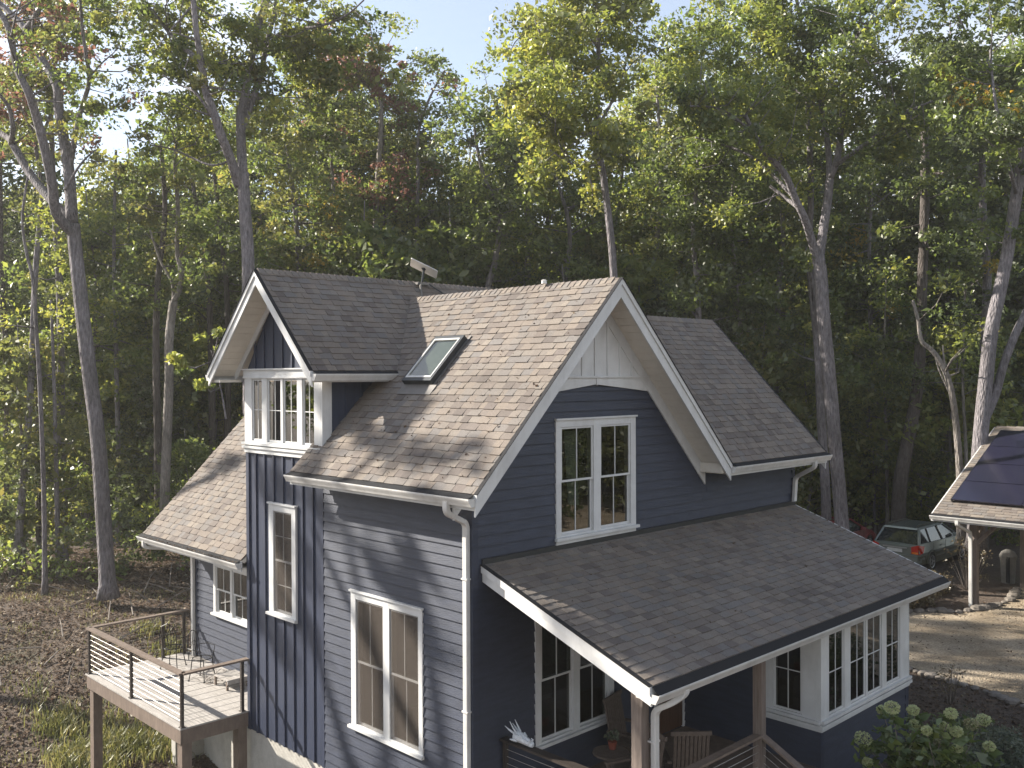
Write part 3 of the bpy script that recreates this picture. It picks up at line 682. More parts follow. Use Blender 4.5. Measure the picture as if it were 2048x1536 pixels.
# ridge caps
def ridge_caps(p0, p1, sa, sb, parent, expo=.135, w_=.14, seed=1):
    p0, p1, sa, sb = map(lambda q: np.asarray(q, float), (p0, p1, sa, sb)); d = p1-p0; Ln = np.linalg.norm(d); d = d/Ln; rd = random.Random(seed)
    k = int(Ln/expo); up = np.array([0, 0, 1.])
    for i in range(k):
        a0 = p0+d*(i*expo); a1 = p0+d*((i+1)*expo+.02); h0 = .016; h1 = .034
        mb = MB(); tone = rd.choice([.2, .35, .5, .6, .85])
        for s_ in (sa, sb):
            mb.hexa([a0+up*(h0-.02), a1+up*(h1-.02), a1+s_*w_+up*(h1-.02), a0+s_*w_+up*(h0-.02), a0+up*h0, a1+up*h1, a1+s_*w_+up*h1, a0+s_*w_+up*h0], tone)
        mb.build('ridge_cap', 'shingle', parent)
ridge_caps((2.66, 4.70, 10.333), (2.66, YF, 10.333), -dvm, -dvr, r_main, seed=1)
ridge_caps((5.2, 5.146, 10.71), (-.5, 5.146, 10.71), -dvd, -V(0, -1, 1.003)/sd_, r_d1, seed=2)
ridge_caps((3.2, 2.19, 10.03), (9.35, 2.19, 10.03), -V(0, 1, sw)/sws, -V(0, -1, sw)/sws, r_w, seed=3)

# rake / fascia boards ------------------------------------------------
def rake(p_low, p_top, outdir, hgt, parent, thick=.035, drop=.012, name='rake_board', mat='white_trim', inset=0.0):
    """board hung under the roof edge: p_low/p_top on roof top surface, outdir = facing direction"""
    p_low, p_top, outdir = map(lambda q: np.asarray(q, float), (p_low, p_top, outdir)); d = p_top-p_low
    mb = MB(); dn = np.array([0, 0, -1.])
    mb.para(p_low+dn*drop-outdir*inset, d, dn*hgt, outdir*thick)
    return mb.build(name, mat, parent)
def rake_set(p_low, p_top, outdir, parent, h1=.24):
    rake(p_low, p_top, outdir, .10, parent, .055, .0, 'trim_board')
    rake(p_low, p_top, outdir, h1, parent, .03, .105, 'rake_board')
    rake(p_low, p_top, outdir, .012, parent, .072, -.010, 'drip_edge', 'drip_edge')
zt = 7.188+mslope*(2.66+.458)
for pl_, rp_ in (((-.458, YF, 7.188), r_main), ((5.778, YF, 7.188), r_main)):
    rake_set(pl_, (2.66, YF, zt), (0, -1, 0), rp_, .20)
# inner frieze against the gable wall
for pl_ in ((-.40, -.03, 7.13), (5.72, -.03, 7.13)): rake(pl_, (2.66, -.03, zt-.06), (0, -1, 0), .30, r_main, .03, .05, 'frieze_board')
for pl_ in ((-.5, 3.344, 8.896), (-.5, 6.948, 8.896)): rake_set(pl_, (-.5, 5.146, 10.703), (-1, 0, 0), r_d1, .16)
for pl_ in ((-.03, 3.50, 8.96), (-.03, 6.80, 8.96)): rake(pl_, (-.03, 5.146, 10.62), (-1, 0, 0), .20, r_d1, .03, .05, 'frieze_board')
rake_set((9.35, YF, 7.188), (9.35, 2.19, 10.02), (1, 0, 0), r_w)
rake_set((9.35, 4.925, 7.188), (9.35, 2.19, 10.02), (1, 0, 0), r_w)
rake((-.13, 10.90, 5.30), (4.55, 10.90, 5.30+mslope*4.68), (0, 1, 0), .2, r_l, .02, .03)
rake((.19, -3.046, 5.02), (.19, -.03, 6.08), (-1, 0, 0), .11, r_p, .06, .0, 'trim_board')
rake((.19, -3.046, 5.02), (.19, -.03, 6.08), (-1, 0, 0), .13, r_p, .03, .115, 'rake_board')
rake((.19, -3.046, 5.02), (.19, -.03, 6.08), (-1, 0, 0), .012, r_p, .075, -.012, 'drip_edge', 'drip_edge')
rake((9.01, -3.046, 5.02), (9.01, -.03, 6.08), (1, 0, 0), .22, r_p, .05, .0)
# flashing line where porch roof meets the wall
mb = MB(); mb.para((.15, -.028, 6.06), (8.87, 0, 0), (0, 0, .10), (0, -.02, 0)); mb.build('flashing', 'dark_metal', r_p)
# soffit boards seen from below (dormer left slope, gable right slope)
def soffit_boards(p_low, p_top, across, parent, pitch=.105, off=.115, mat='soffit_white'):
    p_low, p_top, across = map(lambda q: np.asarray(q, float), (p_low, p_top, across)); d = p_top-p_low; Ln = np.linalg.norm(d); d /= Ln
    nn = np.cross(d, across/np.linalg.norm(across)); nn = nn if nn[2] > 0 else -nn
    k = int(Ln/pitch)
    for i in range(k):
        mb = MB(); mb.para(p_low+d*(i*pitch+.003)-nn*off, d*(pitch-.006), across, nn*.014); mb.build('soffit_board', mat, parent)
soffit_boards((-.47, 6.93, 8.896), (-.47, 5.17, 10.66), (.44, 0, 0), r_d1, .16)
soffit_boards((-.47, 3.36, 8.896), (-.47, 5.12, 10.66), (.44, 0, 0), r_d1, .16)
soffit_boards((5.76, YF+.02, 7.188), (2.70, YF+.02, zt-.04), (0, .50, 0), r_main, .16)
soffit_boards((-.44, YF+.02, 7.188), (2.62, YF+.02, zt-.04), (0, .50, 0), r_main, .16)
# boxed eave ends (returns)
for b0, b1 in (((-.44, YF+.03, 7.02), (-.30, .0, 7.05)), ((5.56, YF+.02, 7.03), (5.775, .0, 7.2)), ((-.46, 3.36, 8.72), (.0, 3.62, 8.75)), ((-.46, 6.62, 8.70), (-.02, 6.93, 8.75))):
    tpart('soffit_panel', [(b0, b1)], 'soffit_white')
tpart('soffit_panel', [((-.45, .0, 7.0), (-.001, 3.79, 7.03)), ((5.78, -.53, 6.99), (9.33, -.002, 7.02)), ((.0, 3.36, 8.71), (1.5, 3.79, 8.74)), ((-.12, 6.47, 5.12), (.94, 10.9, 5.15))], 'soffit_white')
# gable panel: white board and batten over arched board
mb = MB(); mb.prism([(1.78, -.029, 8.74), (4.05, -.029, 8.74), (2.915, -.029, 9.90), (2.41, -.029, 9.90)], (0, -.012, 0))
# (true triangle, clipped under the frieze)
mb = MB(); mb.prism([(1.25, -.029, 8.74), (4.07, -.029, 8.74), (2.66, -.029, 10.14)], (0, -.014, 0)); gp = mb.build('gable_panel', 'white_trim', house)
for x_ in (1.70, 2.014, 2.325, 2.637, 2.95, 3.261, 3.575, 3.88):
    top = 10.12-abs(x_-2.66)*1.0
    if top > 8.85: 
        mb = MB(); mb.box((x_-.02, -.062, 8.755), (x_+.02, -.043, top)); mb.build('batten', 'white_trim', gp)
mb = MB(); mb.prism([(.95, -.002, 8.49), (1.62, -.002, 8.535), (2.66, -.002, 8.655), (4.2, -.002, 8.51), (4.42, -.002, 8.48), (4.17, -.002, 8.76), (1.15, -.002, 8.76)], (0, -.053, 0)); mb.build('arch_board', 'white_trim', gp)
tpart('ledge_board', [((1.2, -.085, 8.76), (4.12, -.03, 8.79)), ((2.65, -.075, 8.64), (2.67, -.058, 8.76))], parent=gp)

# gutters ----------------------------------------------------------------
def gutter(p0, p1, outdir, parent, hgt=.115, wd=.12, caps=True, name='gutter'):
    p0, p1, outdir = map(lambda q: np.asarray(q, float), (p0, p1, outdir)); d = p1-p0; up = np.array([0, 0, 1.])
    pr = [(0, 0), (0, -hgt), (wd*.58, -hgt), (wd*.70, -hgt*.72), (wd*.93, -hgt*.32), (wd, -.018), (wd, 0)]
    inn = [(wd-.012, 0), (wd-.014, -.012), (wd*.84, -hgt*.34), (wd*.62, -hgt*.70), (wd*.5, -hgt+.008), (.008, -hgt+.008), (.008, 0)]
    mb = MB(); mb.prism([p0+outdir*a_+up*b_ for a_, b_ in pr+inn], d)
    dn = d/np.linalg.norm(d)
    if caps:
        for q, s_ in ((p0, -1), (p1, 1)): mb.prism([q+outdir*a_+up*b_ for a_, b_ in pr], dn*s_*.006)
    g_ = mb.build(name, 'gutter_white', parent)
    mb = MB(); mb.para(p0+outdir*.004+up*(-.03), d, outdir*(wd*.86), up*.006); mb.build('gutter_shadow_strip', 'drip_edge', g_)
    return g_
def fascia(p0, p1, outdir, hgt, parent): 
    mb = MB(); p0 = np.asarray(p0, float); mb.para(p0, np.asarray(p1, float)-p0, (0, 0, -hgt), -np.asarray(outdir, float)*.03); mb.build('fascia', 'white_trim', parent)
def eave(p0, p1, outdir, parent, h=.2, drop=.02, gd=.03):
    up = V(0, 0, 1); p0 = np.asarray(p0, float); p1 = np.asarray(p1, float)
    fascia(p0-up*drop, p1-up*drop, outdir, h, parent); od = np.asarray(outdir, float)
    g_ = gutter(p0+od*.003-up*(drop+gd), p1+od*.003-up*(drop+gd), outdir, parent)
    mb = MB(); d_ = p1-p0; e_ = d_/np.linalg.norm(d_)*.02; mb.para(p0+e_+od*.002-up*.006, d_-2*e_, od*.104-up*(drop+gd-.006), up*.005); mb.build('gutter_guard', 'drip_edge', g_); return g_
eave((-.462, YF-.02, 7.188), (-.462, 4.14, 7.188), (-1, 0, 0), r_main)
eave((5.80, YF-.004, 7.188), (9.42, YF-.004, 7.188), (0, -1, 0), r_w)
eave((-.52, 3.34, 8.896), (1.25, 3.34, 8.896), (0, -1, 0), r_d1, .17)
eave((-.52, 6.952, 8.896), (3.0, 6.952, 8.896), (0, 1, 0), r_d2, .17)
gl = eave((-.134, 6.47, 5.30), (-.134, 11.0, 5.30), (-1, 0, 0), r_l)
eave((.15, -3.05, 5.02), (9.10, -3.05, 5.02), (0, -1, 0), r_p, .2, gd=.065)
# leaf debris in the left gutter and a few bits on roofs
P_ = np.stack([RNG.uniform(-.24, -.13, 700), RNG.uniform(6.5, 10.98, 700), RNG.uniform(5.25, 5.285, 700)], 1)
vv, tt = leaf_arrays(P_, RNG.random(700), .035, RNG, up=1.5); link('gutter_debris', quads_mesh('gutter_debris', vv, tt, 'leaf_litter_mat'), gl, kind='stuff')

n_ = 170; xx = RNG.uniform(-.4, 2.5, n_); yy = RNG.uniform(-.4, 3.7, n_); P_ = np.stack([xx, yy, 7.188+mslope*(xx+.458)+.03], 1); P2 = np.stack([RNG.uniform(.3, 8.8, n_), RNG.uniform(-3.0, -.2, n_), np.zeros(n_)], 1); P2[:, 2] = 5.02+sp*(P2[:, 1]+3.046)+.028
vv, tt = leaf_arrays(np.concatenate([P_, P2[:60]]), RNG.random(n_+60), .04, RNG, up=.5); link('roof_litter', quads_mesh('roof_litter', vv, tt, 'leaf_litter_mat'), r_main, kind='stuff')
# downspouts -------------------------------------------------------------
def arc(pts, k=5, r_=.09):
    P_ = [np.asarray(p, float) for p in pts]; o_ = [P_[0]]
    for i in range(1, len(P_)-1):
        a, b_, c = P_[i-1], P_[i], P_[i+1]; d0 = (a-b_); d1 = (c-b_); q0 = min(r_, np.linalg.norm(d0)*.45); q1 = min(r_, np.linalg.norm(d1)*.45)
        s_ = b_+d0/np.linalg.norm(d0)*q0; e_ = b_+d1/np.linalg.norm(d1)*q1
        for j in range(k+1):
            t_ = j/k; o_.append((1-t_)**2*s_+2*t_*(1-t_)*b_+t_**2*e_)
    o_.append(P_[-1]); return o_
def downspout(pts, ref, parent=house, wd=.10, dp=.075, straps=()):
    mb = MB(); mb.rpipe(arc(pts), wd, dp, ref); o_ = mb.build('downspout', 'gutter_white', parent)
    for s_ in straps:
        mb = MB(); s_ = np.asarray(s_, float); mb.box(s_-V(.062, .062, .012), s_+V(.062, .062, .012)); mb.build('strap', 'gutter_white', o_)
    return o_
downspout([(-.53, -.05, 7.06), (-.53, -.05, 6.90), (-.075, .055, 6.70), (-.075, .055, TS+.0)], (0, 1, 0), straps=[(-.06, .055, 5.9), (-.06, .055, 4.0)])
downspout([(8.80, -.61, 7.06), (8.80, -.61, 6.92), (8.97, -.08, 6.66), (8.93, -.08, 6.30), (8.86, -.11, 6.17)], (1, 0, 0))
downspout([(.78, -3.11, 4.90), (.78, -3.11, 4.80), (.60, -3.02, 4.70), (.52, -2.83, 4.60), (.52, -2.83, 2.0)], V(1, 0, 0), straps=[(.52, -2.80, 4.2)])
downspout([(-.19, 10.75, 5.17), (-.19, 10.75, 5.02), (.86, 10.62, 4.86), (.89, 10.62, 4.6), (.89, 10.62, 2.2)], (0, 1, 0))

# skylight ----------------------------------------------------------------
def RP(x_, y_, h=0): return V(x_, y_, 7.188+mslope*(x_+.458))+V(-mslope, 0, 1)/s2*h
mb = MB()
x0, x1, y0, y1 = .985, 1.745, 2.03, 2.80; nv = V(-mslope, 0, 1)/s2; du_ = V(0, 1, 0)
def skyb(a, b_, c, d_, h0, h1): mb.para(RP(a, c, h0), RP(b_, c, h0)-RP(a, c, h0), du_*(d_-c), nv*(h1-h0))
for q in ((x0, x0+.05, y0, y1), (x1-.05, x1, y0, y1), (x0+.05, x1-.05, y0, y0+.05), (x0+.05, x1-.05, y1-.05, y1)): skyb(*q, .0, .12)
skl = mb.build('skylight', 'dark_metal', house)
mb = MB(); 
for q in ((x0+.05, x0+.075, y0+.05, y1-.05), (x1-.075, x1-.05, y0+.05, y1-.05), (x0+.075, x1-.075, y0+.05, y0+.075), (x0+.075, x1-.075, y1-.075, y1-.05)): skyb(*q, .09, .128)
mb.build('frame', 'gutter_white', skl)
mb = MB(); skyb(x0+.06, x1-.06, y0+.06, y1-.06, .100, .108); mb.build('pane', 'glass', skl)
mb = MB(); skyb(x0+.05, x1-.05, y0+.05, y1-.05, .07, .08); mb.build('shade_blind', 'curtain', skl)
mb = MB(); skyb(x0-.16, x0, y0-.10, y1+.02, .02, .026); skyb(x0, x1+.06, y0-.05, y0, .02, .03); mb.build('flashing', 'flashing', skl)

# valley flashing between dormer and main roof
# porch structure ------------------------------------------------------------
porch = tpart('porch_floor', [((.30, -2.85, 2.28), (5.08, -.03, 2.48))], 'deck_brown')
mb = MB(); mb.para((.22, -2.95, 4.80), (4.85, 0, 0), (0, 2.9, 1.01), (0, 0, .02)); mb.build('porch_ceiling', 'navy_siding', house)
tpart('porch_beam', [((.33, -2.78, 4.66), (5.1, -2.60, 4.84))], 'post_wood')
tpart('post', [((.335, -2.76, GZ-.1), (.49, -2.60, 4.66))], 'post_wood')
tpart('post', [((3.215, -2.72, GZ-.1), (3.335, -2.575, 4.66))], 'post_wood')
# porch railings
def railing(p0, p1, z0, zt_, parent, cap='deck_brown', ncab=8, capw=.13, posts=(), z1=None, zt1=None, cabmat='cable', rcab=.004):
    p0 = np.asarray(p0, float); p1 = np.asarray(p1, float); d = p1-p0; Ln = np.linalg.norm(d); d = d/Ln; s_ = V(-d[1], d[0]); z1 = z0 if z1 is None else z1; zt1 = zt_ if zt1 is None else zt1
    mb = MB(); a = V(p0[0]-s_[0]*capw/2, p0[1]-s_[1]*capw/2, zt_-.035)
    mb.para(a, (d[0]*Ln, d[1]*Ln, zt1-zt_), (s_[0]*capw, s_[1]*capw, 0), (0, 0, .035)); mb.build('rail_cap', cap, parent)
    for k in range(ncab):
        f = (k+1)/(ncab+1); mb = MB(); zz0 = z0+(zt_-.05-z0)*f; zz1 = z1+(zt1-.05-z1)*f
        mb.tube([(p0[0], p0[1], zz0), (p1[0], p1[1], zz1)], rcab, 6); mb.build('cable', cabmat, parent)
prl = tpart('railing_base', [((.47, -2.58, 2.48), (.55, -.04, 2.54))], 'deck_brown')
railing((.55, -.04), (.55, -2.60), 2.50, 3.49, prl, 'bronze', 8, .15, rcab=.004)
railing((.49, -2.66), (3.215, -2.66), 2.50, 3.52, prl, 'deck_brown', 8, .13, rcab=.004)
railing((3.28, -2.72), (3.28, -4.6), 2.50, 3.50, prl, 'deck_brown', 7, .13, z1=1.75, zt1=2.55, rcab=.004)
tpart('porch_step', [((3.4, -3.4, 1.8), (5.0, -2.86, 2.1)), ((3.4, -3.12, 2.1), (5.0, -2.86, 2.29))], 'deck_brown')
tpart('post', [((.52, -.12, 2.48), (.58, -.06, 3.455))], 'bronze')
# front door
dr = tpart('door', [((4.26, -.03, 2.5), (5.02, .03, 4.62))], 'door_wood')
tpart('frame', [((4.18, -.05, 2.48), (4.26, -.002, 4.72)), ((5.02, -.05, 2.48), (5.10, -.002, 4.72)), ((4.26, -.05, 4.62), (5.02, -.002, 4.72))], 'white_trim', dr)
mb = MB(); mb.tube([(4.34, -.09, 3.4), (4.34, -.09, 3.52)], .02, 8); mb.build('handle', 'dark_metal', dr)
# sunroom walls
FSR = Fr('x', 8.355)
wsf = backing(FSF, 'sun', GZ-.1, 4.9, lambda z: 5.10, lambda z: 8.35, [(5.30, 8.04, 3.25, 4.64)], 'navy_siding', house)
lap_wall(FSF, GZ+.05, 3.08, lambda z: 5.09, lambda z: 8.355, [], wsf)
wsl = backing(FSL, 'sunl', GZ-.1, 4.9, lambda z: -2.53, lambda z: -.02, [(-2.38, -1.82, 3.25, 4.64)], 'navy_siding', house)
lap_wall(FSL, GZ+.05, 4.85, lambda z: -2.65, lambda z: -.03, [(-2.65, -1.62, 3.08, 4.9)], wsl)
mb = MB(); mb.box((8.25, -2.53, GZ-.1), (8.353, -.02, 4.9)); mb.build('wall', 'navy_siding', house)
tpart('corner_board', [((8.27, -2.68, 1.85), (8.356, -2.651, 3.06)), ((8.356, -2.682, 1.85), (8.385, -2.58, 3.059))], 'navy_siding')
tpart('corner_board', [((5.089, -2.68, 1.85), (5.16, -2.651, 3.06)), ((5.06, -2.682, 1.85), (5.089, -2.58, 3.059))], 'navy_siding')
tpart('sill_board', [((5.02, -2.735, 3.11), (8.43, -2.651, 3.165)), ((5.055, -2.705, 3.06), (8.39, -2.651, 3.11)), ((5.02, -2.65, 3.11), (5.089, -1.60, 3.165)), ((5.055, -2.65, 3.06), (5.089, -1.62, 3.11))])
tpart('corner_board', [((5.045, -2.696, 3.165), (5.089, -2.60, 4.66)), ((8.356, -2.696, 3.165), (8.385, -2.55, 4.66))])
tpart('header_board', [((5.03, -2.70, 4.66), (8.40, -2.651, 4.86)), ((5.03, -2.65, 4.66), (5.089, -1.6, 4.86))])
tpart('soffit_panel', [((.2, -3.04, 4.82), (9.0, -2.78, 4.84))], 'soffit_white')
flush_tabs('house', house)

# small things on the house
vent = thing('roof_vent_cap', (1.9, .9, 9.62), 'small pale round cap on the main ridge near the gable', 'vent cap')
c0 = V(2.60, 1.05, 10.36)
mb = MB(); mb.tube([c0, c0+V(0, 0, .05)], [.05, .045], 10); mb.tube([c0+V(0, 0, .05), c0+V(0, 0, .065)], [.06, .03], 10); mb.build('cap', 'dish_white', vent)
dish = thing('satellite_dish', (3.15, 5.1, 10.7), 'flat pale satellite dish on a short mast at the roof ridge', 'satellite dish')
mb = MB(); c = V(3.17, 5.05, 11.02); c = at(848, 536, 19.3); ex = RT*.5-UP*.245; ex = ex/np.linalg.norm(ex); ey = RT*.2+UP*.03-FW*.32; ey = ey-ex*(ey@ex); ey /= np.linalg.norm(ey); ez = np.cross(ex, ey)
pts = []
for (a, b_) in ((-.30, -.17), (-.28, -.19), (.28, -.19), (.30, -.17), (.30, .17), (.28, .19), (-.28, .19), (-.30, .17)): pts.append(c+ex*a+ey*b_)
mb.prism(pts, ez*.014); mb.build('panel', 'dish_white', dish)
mb = MB(); mb.tube([(3.17, 5.05, 10.66), c-ez*.01], .024, 8); mb.tube([c-V(0, 0, .05), c+ez*.0], [.03, .06], 8); mb.build('mast', 'dark_metal', dish)
mb = MB(); mb.para((3.02, 4.99, 10.66), (.3, 0, 0), (0, .12, 0), (0, 0, .05)); mb.tube([(3.12, 5.0, 10.70), (3.02, 4.90, 10.62), (3.0, 4.82, 10.36)], .022, 6); mb.build('bracket', 'flashing', dish)
mb = MB(); mb.tube([(3.25, 5.04, 10.74), (3.45, 4.95, 10.60), (3.72, 4.82, 10.42)], .014, 6); mb.build('stay', 'dark_metal', dish)

# ------------------------------------------------------------------ deck
deck = thing('deck', (-.2, 8.7, 0.2), 'raised wooden deck with cable railing at the left of the house', 'deck')
DZ = 2.42
y = 6.50; bw = .138
rd = random.Random(9)
x = -1.25
while x < .94:
    mb = MB(); h = rd.uniform(-.002, .002); x2 = min(x+bw, .945)
    ya = 6.47 if x < -.05 else 6.47
    mb.box((x, ya, DZ-.03+h), (x2-.005, 10.82, DZ+h)); mb.build('deck_board', 'deck_board', deck); x += bw
for b0, b1 in (((-1.395, 6.395, DZ-.03), (-1.256, 10.97, DZ+.001)), ((-1.25, 10.83, DZ-.03), (.945, 10.97, DZ+.001)), ((-1.25, 6.395, DZ-.03), (.0, 6.465, DZ+.001))):
    mb = MB(); mb.box(b0, b1); mb.build('deck_board', 'deck_board', deck)
for b0, b1 in (((-1.375, 6.43, DZ-.30), (-1.335, 10.94, DZ-.032)), ((-1.335, 6.42, DZ-.30), (.0, 6.46, DZ-.032)), ((-1.335, 10.90, DZ-.30), (.94, 10.94, DZ-.032))):
    mb = MB(); mb.box(b0, b1); mb.build('beam', 'deck_brown', deck)
for k in range(9):
    yy = 6.9+k*.45; mb = MB(); mb.box((-1.33, yy, DZ-.28), (.94, yy+.04, DZ-.033)); mb.build('joist', 'deck_brown', deck)
for px, py in ((-1.33, 10.70), (-1.33, 6.47), (-.22, 6.47), (.70, 10.70)):
    mb = MB(); zb = float(ground_z(px, py))-.2; mb.box((px, py, zb), (px+.19, py+.19, DZ-.30)); mb.build('support_post', 'deck_brown', deck)
for p0, p1, n0 in (((-1.33, 10.93), (-1.33, 6.43), 8), ((-1.33, 6.44), (-.02, 6.44), 8), ((-1.33, 10.92), (.93, 10.92), 8)): railing(p0, p1, DZ, 3.42, deck, 'deck_brown', n0, .13, rcab=.0035)
for px, py in ((-1.33, 10.90), (-1.33, 8.70), (-1.33, 6.46), (-.13, 6.46), (.80, 10.90), (.3, 10.90)):
    mb = MB(); mb.box((px-.028, py-.028, DZ), (px+.028, py+.028, 3.39)); mb.box((px-.05, py-.05, DZ), (px+.05, py+.05, DZ+.012)); mb.build('railing_post', 'bronze', deck)

def iron_chair(loc, rot, label):
    c = thing('patio_chair', loc, label, 'chair', None); x0, y0, z0 = loc; cr, sr = math.cos(rot), math.sin(rot)
    T = lambda a, b_, z: (x0+a*cr-b_*sr, y0+a*sr+b_*cr, z0+z)
    mb = MB(); ring_ = [T(.21*math.cos(t_), .20*math.sin(t_), .45) for t_ in np.linspace(0, 2*math.pi, 17)]; mb.tube(ring_, .010, 6, cap=False)
    for k in range(-3, 4): 
        h_ = .20*math.sqrt(1-(k/4)**2); mb.tube([T(k*.052, -h_, .448), T(k*.052, h_, .448)], .004, 5)
    mb.build('seat', 'iron', c)
    for sx, sy in ((-1, -1), (1, -1), (-1, 1), (1, 1)):
        mb = MB(); mb.tube([T(sx*.15, sy*.14, .45), T(sx*.17, sy*.16, .2), T(sx*.20, sy*.19, 0)], .010, 6); mb.tube([T(sx*.20, sy*.19, .0), T(sx*.20, sy*.19, .012)], .022, 8); mb.build('leg', 'iron', c)
    mb = MB(); hoop = [T(-.19, .19, .45), T(-.20, .22, .75), T(-.15, .24, .95), T(0, .25, 1.02), T(.15, .24, .95), T(.20, .22, .75), T(.19, .19, .45)]; mb.tube(hoop, .010, 6)
    for k in (-2, -1, 0, 1, 2): mb.tube([T(k*.065, .20, .45), T(k*.07, .235, .78), T(k*.055, .245, .97)], .006, 5)
    for s_ in (-1, 1): mb.tube([T(s_*.06+.045*s_*math.cos(t_), .24, .74+.05*math.sin(t_)) for t_ in np.linspace(0, 5.5, 12)], .005, 5)
    mb.build('backrest', 'iron', c)
    for s_ in (-1, 1): mb = MB(); mb.tube([T(s_*.20, .21, .68), T(s_*.27, .05, .69), T(s_*.25, -.14, .66), T(s_*.19, -.14, .45)], .009, 6); mb.build('armrest', 'iron', c)
iron_chair((.22, 8.82, DZ), 0.5, 'black wrought iron chair on the deck nearest the house wall')
iron_chair((.15, 10.05, DZ), 2.2, 'black wrought iron chair at the far deck railing')
tb = thing('low_table', (.45, 8.0, DZ), 'low grey slatted wooden table on the deck beside the tower', 'table')
for k in range(7):
    mb = MB(); mb.box((.22+k*.07, 7.72, DZ+.19), (.285+k*.07, 8.30, DZ+.21)); mb.build('slat', 'deck_board', tb)
for sx in (.24, .68):
    for sy in (7.74, 8.24): mb = MB(); mb.box((sx-.02, sy, DZ), (sx+.02, sy+.04, DZ+.19)); mb.build('leg', 'deck_brown', tb)
mb = MB(); mb.box((.22, 7.71, DZ+.12), (.71, 7.73, DZ+.19)); mb.box((.22, 8.29, DZ+.12), (.71, 8.31, DZ+.19)); mb.build('apron', 'deck_board', tb)
mb = MB(); rd = random.Random(4)
for k in range(34):
    a = V(rd.uniform(.1, .8), rd.uniform(8.35, 9.0), DZ+.012); th = rd.uniform(0, 6.3); ln = rd.uniform(.15, .45)
    mb.tube([a, a+V(math.cos(th)*ln*.5, math.sin(th)*ln*.5, rd.uniform(0, .06)), a+V(math.cos(th+.5)*ln, math.sin(th+.5)*ln, rd.uniform(0, .04))], [.006, .005, .002], 5)
mb.build('fallen_twigs', 'twig', kind='stuff')

# ------------------------------------------------------------------ porch furniture
def porch_chair(loc, rot, label):
    c = thing('porch_chair', loc, label, 'chair'); x0, y0, z0 = loc; cr, sr = math.cos(rot), math.sin(rot)
    T = lambda a, b_, z: V(x0+a*cr-b_*sr, y0+a*sr+b_*cr, z0+z)
    def bx(mb, a0, a1, b0, b1, z0_, z1_, lean=0): mb.hexa([T(a0, b0, z0_), T(a1, b0, z0_), T(a1, b1, z0_), T(a0, b1, z0_), T(a0, b0+lean, z1_), T(a1, b0+lean, z1_), T(a1, b1+lean, z1_), T(a0, b1+lean, z1_)])
    mb = MB(); bx(mb, -.28, .28, -.28, .26, .36, .44); mb.build('seat', 'wicker', c)
    mb = MB()
    for k in range(9): bx(mb, -.27+k*.06, -.225+k*.06, .24, .27, .44, 1.08, .12)
    bx(mb, -.30, .30, .355, .39, 1.06, 1.12); mb.build('backrest', 'wicker', c)
    for sx in (-.28, .24):
        for sy in (-.27, .22): mb = MB(); bx(mb, sx, sx+.04, sy, sy+.04, 0, .36); mb.build('leg', 'wicker', c)
    mb = MB(); bx(mb, -.34, -.27, -.28, .30, .62, .65); bx(mb, -.32, -.29, -.26, -.22, .44, .62); mb.build('armrest', 'wicker', c)
    mb = MB(); bx(mb, .27, .34, -.28, .30, .62, .65); bx(mb, .29, .32, -.26, -.22, .44, .62); mb.build('armrest', 'wicker', c)
porch_chair((2.95, -.55, 2.48), 0.2, 'dark slatted porch chair against the wall beside the porch window')
porch_chair((1.75, -1.5, 2.48), -1.9, 'dark rounded porch chair near the left porch railing')
porch_chair((2.7, -1.75, 2.48), 2.4, 'dark slatted porch chair behind the front porch railing')
ptab = thing('round_table', (2.15, -.75, 2.48), 'small dark round table under the porch window', 'table')
mb = MB(); mb.lathe((2.15, -.75, 2.48), [(0, .52), (.28, .52), (.28, .55), (0, .55)], 16); mb.build('tabletop', 'wicker', ptab)
mb = MB(); mb.tube([(2.15, -.75, 2.48), (2.15, -.75, 3.0)], .03, 8); mb.lathe((2.15, -.75, 2.48), [(0, 0), (.18, 0), (.16, .03), (0, .04)], 12); mb.build('leg', 'wicker', ptab)
pot = thing('flower_pot', (2.25, -.7, 3.03), 'small red flower pot on the round porch table', 'flower pot')
mb = MB(); mb.lathe((2.25, -.7, 3.03), [(0, 0), (.05, 0), (.075, .12), (.06, .12), (0, .10)], 12); mb.build('pot', 'pot_red', pot)
P_, tn_ = clusters([(2.25, -.7, 3.24)], .12, 120, RNG); vv, tt = leaf_arrays(P_, tn_, .05, RNG); link('foliage', quads_mesh('foliage', vv, tt, 'sage'), pot)
orn = thing('dragon_head_ornament', (.55, -.4, 3.49), 'white horned dragon head ornament on the porch railing', 'ornament')
mb = MB(); c = V(.0, .0, .0); OS = 1.3; OT = V(.55, -.30, 3.49)
MB0 = MB
class OB(MB0):
    def mesh(s, name, mat, smooth=False):
        s.v = [tuple(np.array(p)*OS+OT) for p in s.v]; return MB0.mesh(s, name, mat, smooth)
MB = OB; mb = MB()
prof = [(.0, .052, .075, .085), (-.05, .060, .085, .10), (-.10, .058, .082, .095), (-.15, .048, .066, .072), (-.20, .040, .054, .058), (-.245, .036, .048, .05), (-.275, .018, .03, .038)]
rings = []
for yy, hw, hh, zc in prof:
    rings.append([c+V(hw*math.cos(t_), yy, zc*.62+hh*.62*math.sin(t_)+.01+(.012 if k % 2 else 0)) for k, t_ in enumerate(np.linspace(0, 2*math.pi, 13)[:-1])])
vs = [p for r_ in rings for p in r_]; fs = []
for i in range(len(rings)-1):
    for j in range(12): fs.append((i*12+j, i*12+(j+1) % 12, (i+1)*12+(j+1) % 12, (i+1)*12+j))
fs += [tuple(range(12))[::-1], tuple(range((len(rings)-1)*12, len(rings)*12))]
mb.poly(vs, fs)
